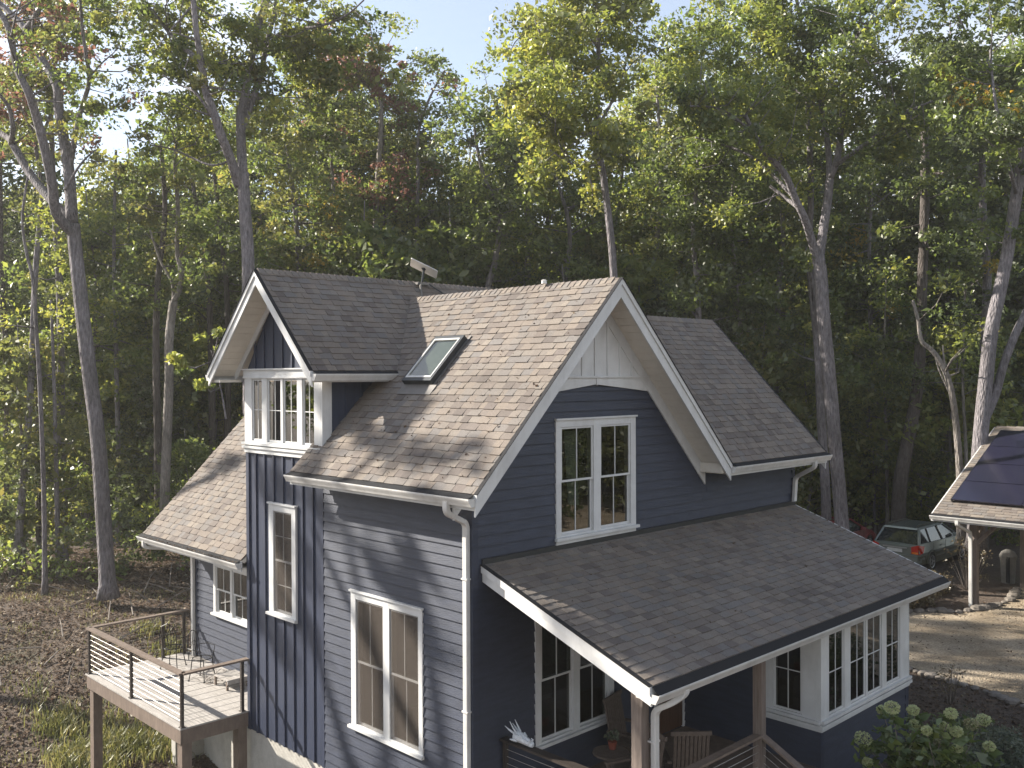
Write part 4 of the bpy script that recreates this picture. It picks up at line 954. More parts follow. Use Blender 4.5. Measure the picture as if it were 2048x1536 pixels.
for s_ in (-1, 1): mb.tube([c+V(s_*.02, -.235, .07), c+V(s_*.022, -.25, .09), c+V(s_*.018, -.225, .10)], [.014, .010, .004], 6); mb.tube([c+V(s_*.03, -.13, .09), c+V(s_*.04, -.10, .125)], [.02, .008], 6)
mb.build('head', 'ornament', orn, smooth=False)
for s_ in (-1, 1):
    mb = MB(); mb.tube([c+V(s_*.035, -.02, .11), c+V(s_*.05, .05, .14), c+V(s_*.06, .11, .17)], [.014, .010, .003], 6); mb.build('horn', 'ornament', orn)
    mb = MB(); mb.tube([c+V(s_*.03, -.05, .12), c+V(s_*.038, .0, .17), c+V(s_*.04, .05, .23)], [.013, .009, .003], 6); mb.build('horn', 'ornament', orn)
    mb = MB()
    for k in range(3): mb.tube([c+V(s_*.05, -.01-.03*k, .04), c+V(s_*(.075-.006*k), .02-.03*k, .05+.008*k)], [.016, .004], 5)
    mb.build('cheek_frill', 'ornament', orn)
MB = MB0

# ------------------------------------------------------------------ carport
cp = thing('carport', (22, -3, 1.9), 'open timber carport with solar panels on its shingle roof', 'carport')
cs = (7.03-4.69)/5.2; css = math.sqrt(1+cs*cs); dvc = V(1, 0, cs)/css; CE = (19.4, 1.27, 4.69)
LC = lambda x_: (x_-19.4)*css
rc = roof_plane((19.4, -9.0, 4.69), (0, 1, 0), dvc, [[(0, 0), (10.27, 0), (10.27, LC(24.6)), (0, LC(24.6))]], cp, seed=21, owner='carport', thick=.14, under='post_wood')
roof_plane((29.8, -9.0, 4.69), (0, 1, 0), V(-1, 0, cs)/css, [[(0, 0), (10.27, 0), (10.27, LC(24.6)), (0, LC(24.6))]], cp, seed=22, owner='carport', thick=.14, under='post_wood', expo=.28)
flush_tabs('carport', cp)
rake((19.4, 1.27, 4.69), (24.6, 1.27, 7.03), (0, 1, 0), .2, rc, .04, .0, 'rake_board', 'gutter_white')
ridge_caps((24.6, -9, 7.045), (24.6, 1.27, 7.045), -dvc, V(1, 0, -cs)/css, rc, seed=8, expo=.3)
eave((19.397, -9.0, 4.69), (19.397, 1.32, 4.69), (-1, 0, 0), rc, .2)
nc = V(-cs, 0, 1)/css
def CPt(y_, s_, h=0): return V(19.4, y_, 4.69)+dvc*s_+nc*h
for rI in range(4):
    for cI in range(4):
        sa = .66+rI*1.15+.012; ya = .96-cI*1.95; off = 0 if rI else 0
        mb = MB(); mb.para(CPt(ya, sa, .10), V(0, -1.93, 0), dvc*1.116, nc*.035); p_ = mb.build('solar_panel', 'solar', cp)
        if cI == 0: mb = MB(); mb.para(CPt(ya, sa, .02), V(0, -.02, 0), dvc*1.116, nc*.115); mb.build('frame', 'dark_metal', p_)
for px, py in ((20.25, .40), (24.05, .22), (20.25, -7.6), (24.05, -7.6), (28.9, .22), (28.9, -7.6)):
    mb = MB(); zt_ = 4.69+cs*(px-19.4)-.2 if px < 24.6 else 4.9
    mb.box((px-.10, py-.10, 1.85), (px+.10, py+.10, zt_)); mb.build('post', 'post_wood', cp)
mb = MB(); mb.box((20.17, -8.8, 4.62), (20.33, 1.1, 4.80)); mb.build('beam', 'post_wood', cp)
mb = MB(); mb.box((28.8, -8.8, 4.62), (29.0, 1.1, 4.80)); mb.build('beam', 'post_wood', cp)
mb = MB(); mb.box((19.9, .33, 4.60), (29.3, .47, 4.74)); mb.build('beam', 'post_wood', cp)
for a_, b_ in (((20.3, .40, 3.75), (21.15, .40, 4.62)), ((24.0, .40, 3.75), (23.2, .40, 4.62)), ((20.25, .3, 3.75), (20.25, -.5, 4.62))):
    mb = MB(); a_ = V(*a_); b_ = V(*b_); d_ = b_-a_; sd2 = V(0, .12, 0) if abs(d_[0]) > .1 else V(.12, 0, 0); mb.para(a_-sd2*.5, d_, sd2, (0, 0, .15)); mb.build('brace', 'post_wood', cp)
downspout([(19.33, .55, 4.55), (19.33, .55, 4.42), (20.02, .44, 4.15), (20.08, .44, 3.9), (20.08, .44, 1.95)], (0, 1, 0), parent=cp)

# ------------------------------------------------------------------ cars
def car(name, x0, yr, z0, label, paint, clad, sc_=1.0, hz=1.0):
    """rear at x0, right side at yr (low y); heads towards +x"""
    c = thing(name, (x0+2.3, yr+.88, z0), label, 'car')
    T = lambda x_, y_, z_: V(x0+x_*sc_, yr+.88+y_, z0+z_*hz)
    # lower body loft: x, z_low, z_mid, z_top, half widths
    st = [(0.0, .42, .66, .92, .70, .78, .74), (.06, .34, .62, .98, .76, .83, .77), (.35, .28, .60, 1.00, .82, .87, .80), (1.0, .26, .60, .985, .84, .885, .82), (2.0, .26, .60, .965, .84, .885, .82), (3.0, .26, .60, .95, .84, .885, .82), (3.7, .27, .60, .93, .83, .88, .79), (4.3, .28, .56, .83, .80, .85, .72), (4.65, .32, .52, .70, .70, .76, .62), (4.78, .38, .5, .60, .55, .62, .5)]
    vs, fs, ks = [], [], 7
    for x_, zl, zm, zt_, wl, wm, wt_ in st:
        vs += [T(x_, -wl, zl), T(x_, -wm, zm*.82), T(x_, -wm*.995, zm*1.15), T(x_, -wt_, zt_), T(x_, 0, zt_+.02), T(x_, wt_, zt_), T(x_, wm*.995, zm*1.15), T(x_, wm, zm*.82), T(x_, wl, zl)]
    n_ = 9
    for i in range(len(st)-1):
        for j in range(n_): a = i*n_+j; b_ = i*n_+(j+1) % n_; fs.append((a, b_, b_+n_, a+n_))
    fs += [tuple(range(n_)), tuple(range((len(st)-1)*n_, len(st)*n_))[::-1]]
    mb = MB(); mb.poly(vs, fs); body = mb.build('body', paint, c, smooth=False)
    for s_ in (-1, 1):
        mb = MB(); mb.hexa([T(.9, s_*.86, .24), T(3.9, s_*.86, .24), T(3.9, s_*.892, .62), T(.9, s_*.892, .62), T(.9, s_*.83, .24), T(3.9, s_*.83, .24), T(3.9, s_*.83, .62), T(.9, s_*.83, .62)])
        mb.hexa([T(.02, s_*.80, .34), T(.5, s_*.86, .28), T(.5, s_*.89, .60), T(.02, s_*.835, .60), T(.02, s_*.7, .34), T(.5, s_*.8, .28), T(.5, s_*.8, .60), T(.02, s_*.7, .60)]); mb.build('cladding', clad, c)
    mb = MB(); mb.hexa([T(-.06, -.80, .36), T(-.06, .80, .36), T(-.06, .78, .62), T(-.06, -.78, .62), T(.2, -.86, .36), T(.2, .86, .36), T(.2, .84, .62), T(.2, -.84, .62)]); mb.build('bumper', paint, c)
    # greenhouse
    b0, b1, t0, t1, zb, zt_ = .10, 3.55, .52, 2.55, .985, 1.47; wb, wt_ = .775, .60
    gl_ = MB(); gl_.hexa([T(b0, -wb, zb-.03), T(b1, -wb, zb-.06), T(b1, wb, zb-.06), T(b0, wb, zb-.03), T(t0, -wt_, zt_), T(t1, -wt_, zt_-.02), T(t1, wt_, zt_-.02), T(t0, wt_, zt_)]); gl_.build('glass', 'car_glass', c)
    mb = MB()
    mb.hexa([T(t0-.10, -wt_-.025, zt_-.02), T(t1+.03, -wt_-.02, zt_-.045), T(t1+.03, wt_+.02, zt_-.045), T(t0-.10, wt_+.025, zt_-.02), T(t0-.08, -wt_+.04, zt_+.045), T(t1-.2, -wt_+.04, zt_+.035), T(t1-.2, wt_-.04, zt_+.035), T(t0-.08, wt_-.04, zt_+.045)])
    mb.build('roof', paint, c)
    for s_ in (-1, 1):
        for xb, xt, r_ in ((b0+.04, t0+.02, .05), (1.12, 1.10, .035), (2.15, 1.98, .035), (b1-.03, t1-.02, .035)):
            mb = MB(); mb.tube([T(xb, s_*(wb), zb-.02), T(xt, s_*(wt_+.005), zt_-.01)], r_, 8); mb.build('pillar', paint if xb != 1.12 and xb != 2.15 else 'car_glass', c)
        mb = MB(); mb.tube([T(.6, s_*.52, zt_+.07), T(.75, s_*.52, zt_+.11), T(2.1, s_*.52, zt_+.10), T(2.25, s_*.52, zt_+.05)], .018, 6); mb.build('roof_rail', 'car_clad', c)
        mb = MB(); mb.hexa([T(3.05, s_*.80, .98), T(3.25, s_*.80, .98), T(3.2, s_*.80, 1.09), T(3.07, s_*.80, 1.09), T(3.05, s_*1.0, .99), T(3.2, s_*1.0, .99), T(3.17, s_*.98, 1.10), T(3.08, s_*.98, 1.10)]); mb.build('mirror', paint, c)
        mb = MB(); mb.prism([T(-.02, s_*.60, .70), T(-.02, s_*.60, .93), T(.01, s_*.79, .99), T(.34, s_*.865, .93), T(.20, s_*.875, .72), T(.0, s_*.80, .66)], V(0, s_*.03, 0)); mb.prism([T(-.035, s_*.58, .68), T(-.035, s_*.58, .92), T(-.03, s_*.80, .95), T(-.03, s_*.82, .68)], V(.06, 0, 0)); tl = mb.build('tail_light', 'light_red', c)
        mb = MB(); mb.prism([T(-.04, s_*.60, .69), T(-.04, s_*.60, .75), T(-.035, s_*.81, .75), T(-.035, s_*.82, .69)], V(.02, 0, 0)); mb.build('indicator', 'light_orange', tl)
        for xx in (1.12, 2.18, 3.15):
            mb = MB(); mb.box(T(xx, s_*.886-.004, .36), T(xx+.012, s_*.886+.004, .95)); mb.build('door_seam', 'tyre', c)
        for xx in (1.7, 2.75):
            mb = MB(); mb.box(T(xx, s_*.885-.012, .80), T(xx+.18, s_*.885+.012, .83)); mb.build('handle', paint, c)
        for xx in (.97, 3.67):
            mb = MB(); cc = T(xx, s_*.80, .33)
            mb.tube([cc-V(0, s_*.12, 0), cc+V(0, s_*.095, 0)], [.33, .33], 20); wh = mb.build('wheel', 'tyre', c)
            mb = MB()
            for k in range(5):
                th = k*2*math.pi/5; d_ = V(math.cos(th), 0, math.sin(th)); q_ = V(-math.sin(th), 0, math.cos(th)); mb.hexa([cc+V(0, s_*.095, 0)-q_*.03, cc+V(0, s_*.095, 0)+q_*.03, cc+V(0, s_*.095, 0)+q_*.02+d_*.21, cc+V(0, s_*.095, 0)-q_*.02+d_*.21, cc+V(0, s_*.115, 0)-q_*.03, cc+V(0, s_*.115, 0)+q_*.03, cc+V(0, s_*.11, 0)+q_*.02+d_*.21, cc+V(0, s_*.11, 0)-q_*.02+d_*.21])
            mb.tube([cc+V(.21*math.cos(t_), s_*.10, .21*math.sin(t_)) for t_ in np.linspace(0, 2*math.pi, 19)], .014, 6, cap=False)
            mb.build('rim', 'rim', wh)
            mb = MB(); mb.tube([cc+V(.385*math.cos(t_), s_*.085, .385*math.sin(t_)+.0) for t_ in np.linspace(-.1, math.pi+.1, 15)], .035, 6); mb.build('wheel_arch', clad, c)
    mb = MB(); mb.box(T(-.045, -.26, .70), T(-.025, .26, .82)); mb.build('number_plate', 'plate', c)
    mb = MB(); mb.box(T(-.055, -.42, .845), T(-.015, .42, .875)); mb.build('trim_strip', 'rim', c)
    mb = MB(); mb.tube([T(.17, .05, 1.03), T(.29, -.35, 1.16)], .012, 5); mb.build('wiper', 'tyre', c)
    return c
car('parked_car', 23.75, 3.42, 1.9, 'grey green station wagon parked behind the porch roof', 'car_paint', 'car_clad')
car('parked_car', 23.3, 6.6, 1.9, 'red car almost hidden beyond the porch roof edge', 'car_red', 'car_red', .92, .93)

bn = thing('garbage_bin', (24.5, .85, 1.9), 'weathered grey bin standing behind the carport post', 'bin')
mb = MB(); mb.lathe((24.5, .85, 1.9), [(0, 0), (.20, 0), (.25, .85), (.0, .85)], 14); mb.build('body', 'bin_grey', bn)
mb = MB(); mb.lathe((24.5, .85, 1.9), [(.27, .84), (.27, .90), (.2, 1.03), (.08, 1.10), (0, 1.11)], 14); mb.build('lid', 'bin_grey', bn)
mb = MB(); mb.para((24.20, .74, 1.95), (.03, -.03, 0), (.05, .10, 0), (0, 0, .85)); mb.build('stripe', 'tyre', bn)

# ------------------------------------------------------------------ stones along the drive
rs = random.Random(12)
def stone(loc, r_, k, label, group='stones edging the gravel drive'):
    mb = MB(); rings = []; n_ = 8
    for zf, rf in ((-.3, .8), (.15, 1.0), (.45, .85), (.62, .45)):
        rings.append([V(loc[0]+r_*rf*rs.uniform(.85, 1.15)*math.cos(2*math.pi*j/n_)*1.25, loc[1]+r_*rf*rs.uniform(.85, 1.15)*math.sin(2*math.pi*j/n_), loc[2]+zf*r_) for j in range(n_)])
    vs = [p for r2 in rings for p in r2]; fs = [(i*n_+j, i*n_+(j+1) % n_, (i+1)*n_+(j+1) % n_, (i+1)*n_+j) for i in range(3) for j in range(n_)]+[tuple(range(3*n_, 4*n_))]
    mb.poly(vs, fs); o = mb.build('edging_stone', 'stone'); o['label'] = label; o['category'] = 'stone'; o['group'] = group
pf = [(18.2, 1.5), (18.9, .95), (19.2, .45), (20.1, .15), (20.9, -.05), (22, -.1), (23.4, .24)]
for i in range(16):
    f = i/15*(len(pf)-1); j = min(int(f), len(pf)-2); t_ = f-j
    stone((pf[j][0]*(1-t_)+pf[j+1][0]*t_, pf[j][1]*(1-t_)+pf[j+1][1]*t_, 1.93), rs.uniform(.10, .22), i, 'rough grey stone edging the far side of the gravel drive', 'stones on the far side of the gravel drive')
pn = [(13.1, .6), (13.15, -.6), (12.9, -1.4), (12.75, -2.5), (12.3, -3.4), (12.0, -5)]
for i in range(22):
    f = i/21*(len(pn)-1); j = min(int(f), len(pn)-2); t_ = f-j
    stone((pn[j][0]*(1-t_)+pn[j+1][0]*t_-.15, pn[j][1]*(1-t_)+pn[j+1][1]*t_, 1.92), rs.uniform(.07, .15), i, 'rough grey stone edging the near side of the gravel drive', 'stones on the near side of the gravel drive')

# ------------------------------------------------------------------ trees
def smooth_path(P, k=4):
    P = [np.asarray(p, float) for p in P]; o = []
    for i in range(len(P)-1):
        p0 = P[max(i-1, 0)]; p1 = P[i]; p2 = P[i+1]; p3 = P[min(i+2, len(P)-1)]
        for j in range(k):
            t = j/k; o.append(.5*((2*p1)+(-p0+p2)*t+(2*p0-5*p1+4*p2-p3)*t*t+(-p0+3*p1-3*p2+p3)*t**3))
    o.append(P[-1]); return o
def traced_tree(label, limbs, mats, crown=None, leaf=.15, per=80, bark_='bark_grey', crad=.75, density=1.0, seed=1, twigs=1.0, n=10, leafy_from=.35, extra=(), back=0.0):
    """limbs: list of (points3d, r0, r1, leafy 0..1)"""
    rng = np.random.default_rng(seed); base = limbs[0][0][0]
    t = thing('tree', tuple(base), label, 'tree'); mb = MB(); cents = []
    for pts, r0, r1, leafy in limbs:
        P = smooth_path(pts, 4); k = len(P); R_ = [r0+(r1-r0)*i/(k-1) for i in range(k)]
        if pts is limbs[0][0]: R_[0] *= 1.5; R_[1] *= 1.12
        mb.tube(P, R_, n)
        if leafy > 0:
            for i in range(k-1):
                f = i/(k-1)
                if f < leafy_from*(1 if leafy < 1 else .6): continue
                seg = P[i+1]-P[i]; ln = np.linalg.norm(seg); m_ = rng.poisson(leafy*density*ln*3.4)
                for _ in range(m_):
                    p = P[i]+seg*rng.random(); d = rng.normal(size=3); d[2] = d[2]*.6+.35; d -= seg/ln*(d@(seg/ln))*.5; d /= np.linalg.norm(d); L_2 = rng.uniform(.7, 2.3)
                    q = p+d*L_2+V(0, 0, .15); mid = p+d*L_2*.5+rng.normal(size=3)*.12
                    if twigs: mb.tube([p, mid, q], [min(R_[i]*.45, .045), .02, .008], 4)
                    cents += [q, p+d*L_2*.7+rng.normal(size=3)*.35]
                    if rng.random() < .6: cents.append(q+rng.normal(size=3)*.55)
    for (p, r_, m_) in extra:
        for _ in range(m_):
            d = rng.normal(size=3); d /= np.linalg.norm(d); cents.append(np.asarray(p)+d*r_*rng.random()**.4*np.array([1, 1, .8]))
    me = mb.mesh('trunk', bark_, True); link('trunk', me, t)
    if cents:
        cents = np.array(cents)+FW*back; per = int(per*1.45); rad = rng.uniform(.45, 1.15, len(cents))*crad
        P, tone = clusters(cents, rad, per, rng); vv, tt = leaf_arrays(P, tone, leaf, rng)
        mi = None
        if isinstance(mats, (list, tuple)) and len(mats) > 1:
            cm = rng.choice(len(mats), size=len(cents), p=CW.get(tuple(mats))); mi = np.repeat(cm, per)
        link('crown', quads_mesh('crown', vv, tt, mats, mi), t)
    return t
CW = {('leaf_green', 'leaf_olive', 'leaf_rust'): [.5, .47, .03], ('leaf_green', 'leaf_lime'): [.55, .45], ('leaf_lime', 'leaf_olive'): [.65, .35], ('leaf_olive', 'leaf_rust'): [.45, .55],
      ('leaf_green', 'leaf_olive', 'leaf_lime'): [.4, .3, .3], ('leaf_green', 'leaf_olive', 'leaf_yellow'): [.56, .42, .02], ('leaf_dark', 'leaf_green'): [.5, .5], ('leaf_dark', 'leaf_green', 'leaf_yellow'): [.45, .52, .03], ('leaf_olive', 'leaf_lime', 'leaf_rust'): [.5, .35, .15], ('leaf_olive', 'leaf_green', 'leaf_rust'): [.48, .47, .05]}
def tp(D, *uv, jit=()):
    """image-traced points -> world at distance D (third value = extra distance)"""
    return [at(q[0], q[1], D+(q[2] if len(q) > 2 else 0)) for q in uv]

# T1: big forked tree at the left
D = 29.0
traced_tree('large forked grey tree at far left, its limbs spreading from halfway up', [
    (tp(D, (217, 1196), (207, 1040), (196, 880), (178, 740), (164, 620), (152, 510), (146, 448)), .24, .20, 0),
    (tp(D, (146, 448), (68, 359, 1), (27, 291, 1.5), (14, 275, 2), (-40, 240, 2.5)), .15, .08, .5),
    (tp(D, (22, 288, 1.5), (26, 255, 1), (18, 215, .8), (-2, 188, .5)), .09, .05, .5),
    (tp(D, (150, 470), (113, 427, -.5), (103, 359, -1), (79, 256, -1.5), (58, 188, -2), (34, 137, -2), (17, 58, -2), (-10, 10, -2)), .17, .07, .7),
    (tp(D, (144, 446), (137, 335, .5), (118, 222, 1), (113, 171, 1), (75, 103, 1.5), (51, 58, 1.5), (7, 14, 2), (-30, -20, 2)), .18, .08, .7),
    (tp(D, (51, 58, 1.5), (75, 25, 1), (90, -20, 1)), .10, .06, .8),
    (tp(D, (139, 345, .5), (157, 239, 0), (178, 164, -.5), (172, 110, -1), (165, 60, -1), (160, -10, -1)), .08, .04, .6),
    (tp(D, (178, 155, -.5), (205, 125, -.6), (228, 105, -.6), (239, 88, -.6)), .03, .008, 0),
    (tp(D, (130, 380), (160, 330, 0), (190, 300, 1)), .05, .02, .5)],
    ['leaf_green', 'leaf_olive', 'leaf_rust'], leaf=.13, per=60, crad=.6, density=.8, seed=3,
    extra=[(at(150, 40, D), 1.1, 8), (at(190, 20, D), .9, 6)], back=1.0)
# rust coloured smaller crown over T1
traced_tree('rust coloured tree showing red leaves at the top left corner', [
    (tp(33, (30, 1150), (60, 800), (70, 560), (85, 380)), .13, .08, 0), (tp(33, (85, 380), (60, 220), (40, 60)), .07, .04, 1.3), (tp(33, (70, 300), (110, 200), (105, 100), (90, 10)), .06, .02, 1.2)],
    ['leaf_olive', 'leaf_rust'], leaf=.14, per=55, crad=.6, seed=5, density=.8, extra=[(at(50, 60, 33), 1.1, 12), (at(80, 120, 33), 1.0, 10), (at(30, 160, 33), .8, 7), (at(115, 30, 33), .7, 6), (at(60, 20, 33), .9, 8)])
# companion trunk behind T1
traced_tree('straight mid grey tree just left of the large forked tree', [
    (tp(35, (128, 1150), (126, 1000), (122, 870), (122, 720), (118, 560), (110, 430), (104, 300), (100, 150)), .17, .08, .5)], ['leaf_green', 'leaf_olive', 'leaf_lime'], seed=7, per=60, leaf=.15)
traced_tree('thin crooked grey sapling at the far left edge', [
    (tp(30, (90, 1190), (88, 1000), (80, 780), (72, 650), (66, 560), (52, 500), (45, 430), (60, 330)), .08, .035, .5)], ['leaf_olive', 'leaf_lime'], seed=8, per=55, leaf=.13)
# T2: double trunked tree above the tower gable
D = 28.0
traced_tree('tall grey double trunk tree rising behind the tower gable', [
    (tp(D, (500, 980), (499, 780), (497, 620), (496, 513), (489, 410), (486, 345)), .20, .17, 0),
    (tp(D, (486, 350), (481, 242, .5), (490, 190, .5), (508, 90, 1), (530, 0, 1), (540, -60, 1)), .15, .08, .8),
    (tp(D, (478, 372), (462, 320, -.4), (441, 267, -.8), (424, 215, -1), (412, 185, -1), (404, 130, -1.3), (392, 60, -1.5), (384, -30, -1.5)), .15, .07, .7),
    (tp(D, (404, 140, -1.2), (385, 110, -1), (359, 89, -.6), (318, 40, 0), (280, -10, .4)), .08, .04, .9),
    (tp(D, (484, 260, .5), (505, 200, .8), (520, 154, 1), (534, 85, 1.4), (550, 20, 1.6), (556, -30, 1.6)), .10, .06, .8),
    (tp(D, (532, 92, 1.4), (560, 70, 1), (590, 58, .6), (640, 52, 0), (690, 32, -.5), (728, 0, -1)), .06, .02, .8),
    (tp(D, (441, 262, -.8), (395, 190, -1.6), (360, 170, -1), (325, 150, -1)), .04, .02, .8),
    (tp(D, (462, 320), (420, 330, 0), (350, 300, 1), (300, 290, 1.5)), .04, .02, .8),
    (tp(D, (490, 200, .5), (560, 190, 2), (620, 150, 2.5)), .05, .02, .8)],
    ['leaf_green', 'leaf_olive', 'leaf_lime'], leaf=.14, per=78, crad=.72, density=1.15, seed=11,
    extra=[(at(345, 150, D), 1.3, 12), (at(600, 60, D), 1.5, 16), (at(340, 40, D), 1.5, 13), (at(630, 110, D), 1.0, 9)], back=.9)
# T3
traced_tree('slim mottled tree between the large forked tree and the tower', [
    (tp(33, (328, 1090), (330, 980), (334, 875), (338, 760), (338, 690), (341, 650), (347, 602)), .17, .14, 0),
    (tp(33, (347, 602), (361, 573), (362, 540), (354, 500), (356, 420), (350, 330), (357, 255), (358, 220)), .10, .05, .6),
    (tp(33, (344, 620), (347, 590), (342, 560), (320, 520), (300, 460)), .07, .03, .7),
    (tp(33, (357, 260), (330, 230), (290, 200)), .04, .015, .9), (tp(33, (358, 240), (385, 200), (420, 180)), .04, .015, .9)],
    ['leaf_green', 'leaf_olive', 'leaf_yellow'], seed=13, per=60, leaf=.15, bark_='bark_pale')
# T4: bright crown in the centre
D = 33.0
traced_tree('slender tree with bright yellow green crown above the skylight roof', [
    (tp(D, (1236, 800), (1232, 640), (1226, 525), (1220, 460), (1213, 400), (1205, 342), (1195, 301)), .14, .12, 0),
    (tp(D, (1195, 301), (1193, 230), (1196, 164), (1197, 100), (1194, 40), (1190, -40)), .13, .05, 1.2),
    (tp(D, (1195, 300), (1160, 210, -1), (1120, 150, -1.5), (1090, 90, -1.5), (1070, 40, -1.5)), .07, .03, 1.3),
    (tp(D, (1198, 250), (1235, 180, .5), (1255, 110, 1), (1265, 40, 1)), .06, .02, 1.0),
    (tp(D, (1196, 270), (1140, 260, -2), (1085, 230, -2.5), (1050, 210, -2.5)), .05, .02, 1.3),
    (tp(D, (1200, 330), (1150, 330, -2), (1100, 300, -3)), .04, .02, 1.0)],
    ['leaf_lime', 'leaf_olive'], leaf=.16, per=75, crad=.85, density=1.1, seed=17,
    extra=[(at(1110, 120, D), 1.6, 18), (at(1080, 60, D), 1.2, 10), (at(1190, 60, D), 1.6, 16), (at(1130, 240, D-1), 1.6, 16), (at(1150, 20, D), 1.2, 10)])
# T5: big right tree
D = 34.0
traced_tree('large grey forked tree right of the porch roof with widely spreading limbs', [
    (tp(D, (1688, 1110), (1680, 1000), (1671, 900), (1660, 767), (1647, 634), (1642, 553), (1636, 511)), .25, .22, 0),
    (tp(D, (1638, 520), (1648, 450, .3), (1656, 395, .5), (1659, 358, .5)), .17, .15, 0),
    (tp(D, (1659, 362, .5), (1656, 292, .8), (1643, 219, 1), (1630, 150, 1.2), (1607, 70, 1.4), (1590, -20, 1.5)), .12, .06, .7),
    (tp(D, (1660, 355, .5), (1676, 310, .3), (1687, 204, -.3), (1697, 150, -.6), (1711, 80, -1), (1745, 45, -1.3), (1790, 0, -1.5)), .13, .05, .7),
    (tp(D, (1672, 330, .3), (1694, 314, -.3), (1735, 285, -1), (1774, 255, -1.6), (1800, 235, -2), (1830, 217, -2.4), (1870, 200, -3)), .09, .03, .8),
    (tp(D, (1634, 520), (1617, 460, -.4), (1606, 430, -.8), (1590, 396, -1), (1572, 352, -1.4), (1550, 325, -1.6), (1530, 305, -1.8), (1512, 274, -2), (1490, 230, -2.2)), .16, .07, .6),
    (tp(D, (1590, 396, -1), (1565, 370, -.6), (1535, 340, -.2), (1505, 315, 0), (1470, 298, .4), (1430, 285, .8), (1390, 275, 1)), .08, .03, .8),
    (tp(D, (1600, 418, -.8), (1570, 395, 0), (1540, 372, .4)), .08, .05, .5),
    (tp(D, (1512, 274, -2), (1470, 235, -2.4), (1430, 215, -2.6), (1380, 212, -3)), .05, .02, 1.0),
    (tp(D, (1630, 150, 1.2), (1570, 110, 1.6), (1530, 80, 1.8), (1470, 40, 2)), .05, .02, 1.0),
    (tp(D, (1607, 70, 1.4), (1560, 35, 1.5), (1510, 10, 1.5), (1450, -20, 1.5)), .05, .02, 1.0),
    (tp(D, (1643, 219, 1), (1590, 180, 2), (1540, 170, 3)), .05, .02, 1.0),
    (tp(D, (1697, 150, -.6), (1740, 130, -2), (1790, 120, -3)), .05, .02, .8)],
    ['leaf_green', 'leaf_lime'], leaf=.15, per=80, crad=.8, density=1.15, seed=19,
    extra=[(at(1480, 120, D), 2.6, 34), (at(1420, 150, D), 2.0, 22), (at(1380, 60, D+1), 1.8, 18), (at(1560, 40, D), 2.0, 22), (at(1680, 40, D), 1.8, 16), (at(1740, 180, D-1), 2.0, 18), (at(1540, 230, D), 2.0, 20), (at(1850, 200, D), 1.5, 12)], back=.9)
traced_tree('dim grey trunk standing directly behind the large right tree', [
    (tp(36, (1655, 1100), (1650, 960), (1642, 830), (1636, 700), (1626, 600), (1618, 500), (1622, 380), (1616, 200)), .19, .10, .4)], ['leaf_dark', 'leaf_green'], seed=23, per=60, leaf=.16)
traced_tree('dark leaning trunk behind the parked grey green wagon', [
    (tp(38, (1795, 1070), (1800, 970), (1812, 900), (1828, 820), (1838, 740), (1842, 640), (1846, 520), (1850, 380), (1850, 250)), .30, .16, .4)], ['leaf_dark', 'leaf_green'], seed=24, per=60, leaf=.17, bark_='bark_dark')
# T7
D = 31.0
traced_tree('pale twin trunk tree behind the carport ridge, leaning right', [
    (tp(D, (1950, 1100), (1955, 980), (1960, 888), (1971, 768), (1983, 660), (2000, 580), (2016, 500), (2034, 380), (2050, 270), (2075, 120), (2090, 0)), .27, .15, .4),
    (tp(D, (1964, 850), (1990, 790), (2008, 727), (2030, 670), (2060, 610), (2110, 520)), .15, .11, 0),
    (tp(D, (2034, 390), (2010, 300, -2), (1990, 200, -2.5), (1980, 100, -2)), .07, .03, 1.2), (tp(D, (2050, 270), (2000, 180, 0), (1960, 120, .5), (1920, 40, 0)), .07, .03, 1.2)],
    ['leaf_dark', 'leaf_green', 'leaf_yellow'], seed=29, per=75, leaf=.15, crad=.8, density=1.2)
traced_tree('straight grey trunk left of the pale twin trunk tree', [
    (tp(34, (1962, 1100), (1966, 900), (1968, 740), (1974, 580), (1972, 500), (1964, 380), (1967, 250), (1972, 120)), .19, .10, .6)], ['leaf_dark', 'leaf_green', 'leaf_yellow'], seed=31, per=75, leaf=.16, density=1.2, crad=.8)
traced_tree('small pale crooked tree with bare upper twigs left of the carport', [
    (tp(32, (1922, 1090), (1920, 960), (1915, 880), (1906, 800), (1893, 749), (1875, 715), (1861, 698), (1842, 680), (1836, 640), (1825, 600)), .13, .05, .5),
    (tp(32, (1897, 765), (1888, 720), (1886, 690)), .05, .02, .3), (tp(32, (1906, 800), (1880, 745), (1870, 715)), .03, .012, 0)],
    ['leaf_green', 'leaf_lime'], seed=33, per=45, leaf=.14, bark_='bark_pale')
traced_tree('young thin straight tree beside the small crooked tree', [
    (tp(36, (1936, 1080), (1932, 900), (1926, 780), (1928, 640), (1932, 560)), .07, .03, .5)], ['leaf_dark', 'leaf_green'], seed=34, per=50, leaf=.14, bark_='bark_pale')
